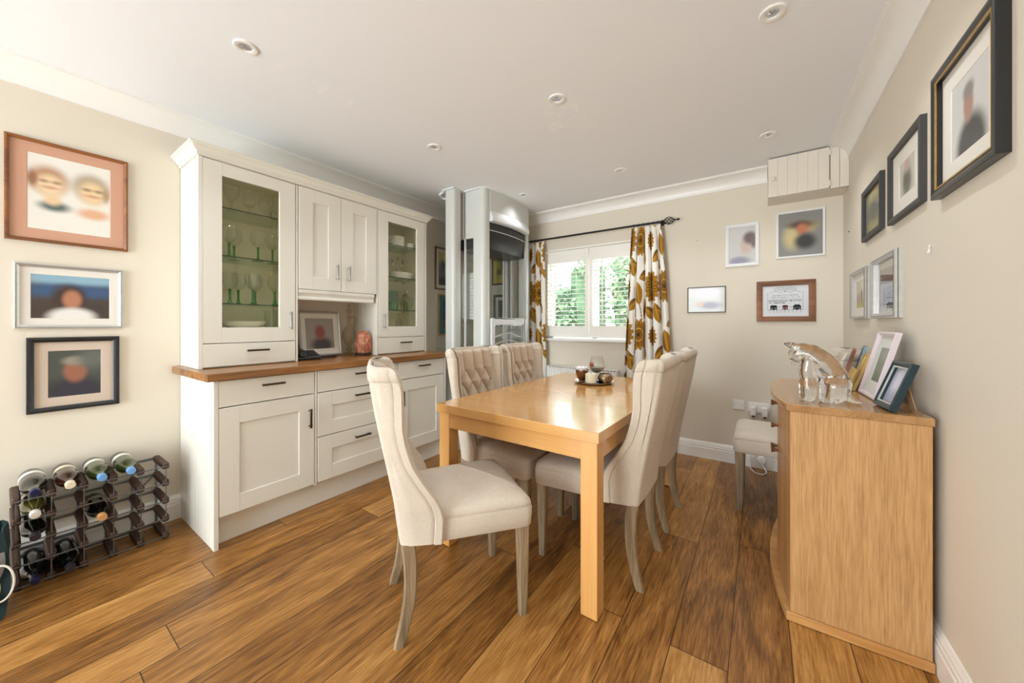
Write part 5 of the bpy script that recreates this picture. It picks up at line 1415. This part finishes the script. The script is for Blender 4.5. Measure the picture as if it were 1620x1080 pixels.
# crystal cat
def cat():
    c = (.225, 1.905)
    m = MB((c[0], c[1], zs-.0022))
    def chain(pts, n=7):
        for a, b in zip(pts, pts[1:]):
            for i in range(n+1):
                u = i/n; p = [a[k]+(b[k]-a[k])*u for k in range(4)]
                z = max(p[2], zs+p[3]*.80)
                m.sphere((p[0], p[1], z), p[3], 12, 8)
    Y = 1.905; q = .002566
    def w(u, v, r): # points sketched on a grid of 2.57 mm, origin at the front paws
        return (.1665+(u-1292)*q*1.06, Y, zs+(638-v)*q, r*q)
    def c3(pts, dy=0): chain([(a, b+dy, d, e) for a, b, d, e in [w(*p) for p in pts]])
    c3([(1280, 565, 14), (1284, 562, 15), (1294, 566, 17), (1306, 578, 19), (1317, 594, 19), (1322, 610, 20), (1322, 620, 18)])
    c3([(1292, 578, 13), (1298, 590, 13), (1308, 598, 13)])
    for s in (-1, 1):
        c3([(1291, 576, 11), (1289, 590, 10.5), (1290, 604, 10), (1291, 618, 11.5), (1291, 630, 10), (1285, 632, 6)], s*.016)
        c3([(1320, 612, 16), (1319, 624, 15), (1313, 631, 8), (1308, 633, 5)], s*.024)
        c3([(1277, 555, 7), (1270, 551, 5), (1263, 549, 2)], s*.018)
    c3([(1276, 573, 8), (1273, 578, 5.5)])
    c3([(1336, 629, 6), (1342, 633, 4), (1349, 634, 1.8)], -.012)
    me_o = m.build('crystal_cat', M['crystal'])
    r = me_o.modifiers.new('r', 'REMESH'); r.mode = 'VOXEL'; r.voxel_size = .0032; r.use_smooth_shade = True
    me_o.location.z += .0022
    q = me_o.modifiers.new('q', 'SMOOTH'); q.factor = .5; q.iterations = 6
    tag(me_o, 'clear crystal seated cat looking down, on the sideboard top', 'figurine')
cat()

# ------------------------------------------------------------------ light, sky, camera
W = bpy.data.worlds.new('sky'); SC.world = W; W.use_nodes = True
bg = W.node_tree.nodes['Background']; bg.inputs[0].default_value = (.93, .97, 1.0, 1); bg.inputs[1].default_value = 5.0
def area(name, loc, rot, sx, sy, power, col=(1, 1, 1)):
    L = bpy.data.lights.new(name, 'AREA'); L.shape = 'RECTANGLE'; L.size = sx; L.size_y = sy; L.energy = power; L.color = col
    o = bpy.data.objects.new(name, L); COL.objects.link(o); o.location = loc; o.rotation_euler = rot
    return o
area('patio_daylight', (-1.72, YF-.4, 1.15), (R(95), 0, 0), 2.0, 1.9, 80, (.86, .93, 1))
area('ceiling_fill', (-1.72, YF-.7, .12), (R(135), 0, 0), 2.0, 1.0, 62, (.90, .95, 1))  # added lamp tilted upward to brighten the ceiling; no paving lies here
cam = bpy.data.cameras.new('camera'); co = bpy.data.objects.new('camera', cam); COL.objects.link(co)
cam.sensor_width = 36; cam.lens = 566/1620*36; cam.shift_y = -28/1620; cam.clip_start = .05
co.location = (0, 0, 1.165); co.rotation_euler = (R(90), 0, math.atan2(392, 566))
SC.camera = co
vs = SC.view_settings; vs.view_transform = 'Standard'; vs.look = 'None'; vs.gamma = 1; vs.use_curve_mapping = False; vs.exposure = 0.30
SC.cycles.max_bounces = 12; SC.cycles.transparent_max_bounces = 24; SC.cycles.diffuse_bounces = 6; SC.cycles.glossy_bounces = 5; SC.cycles.transmission_bounces = 8
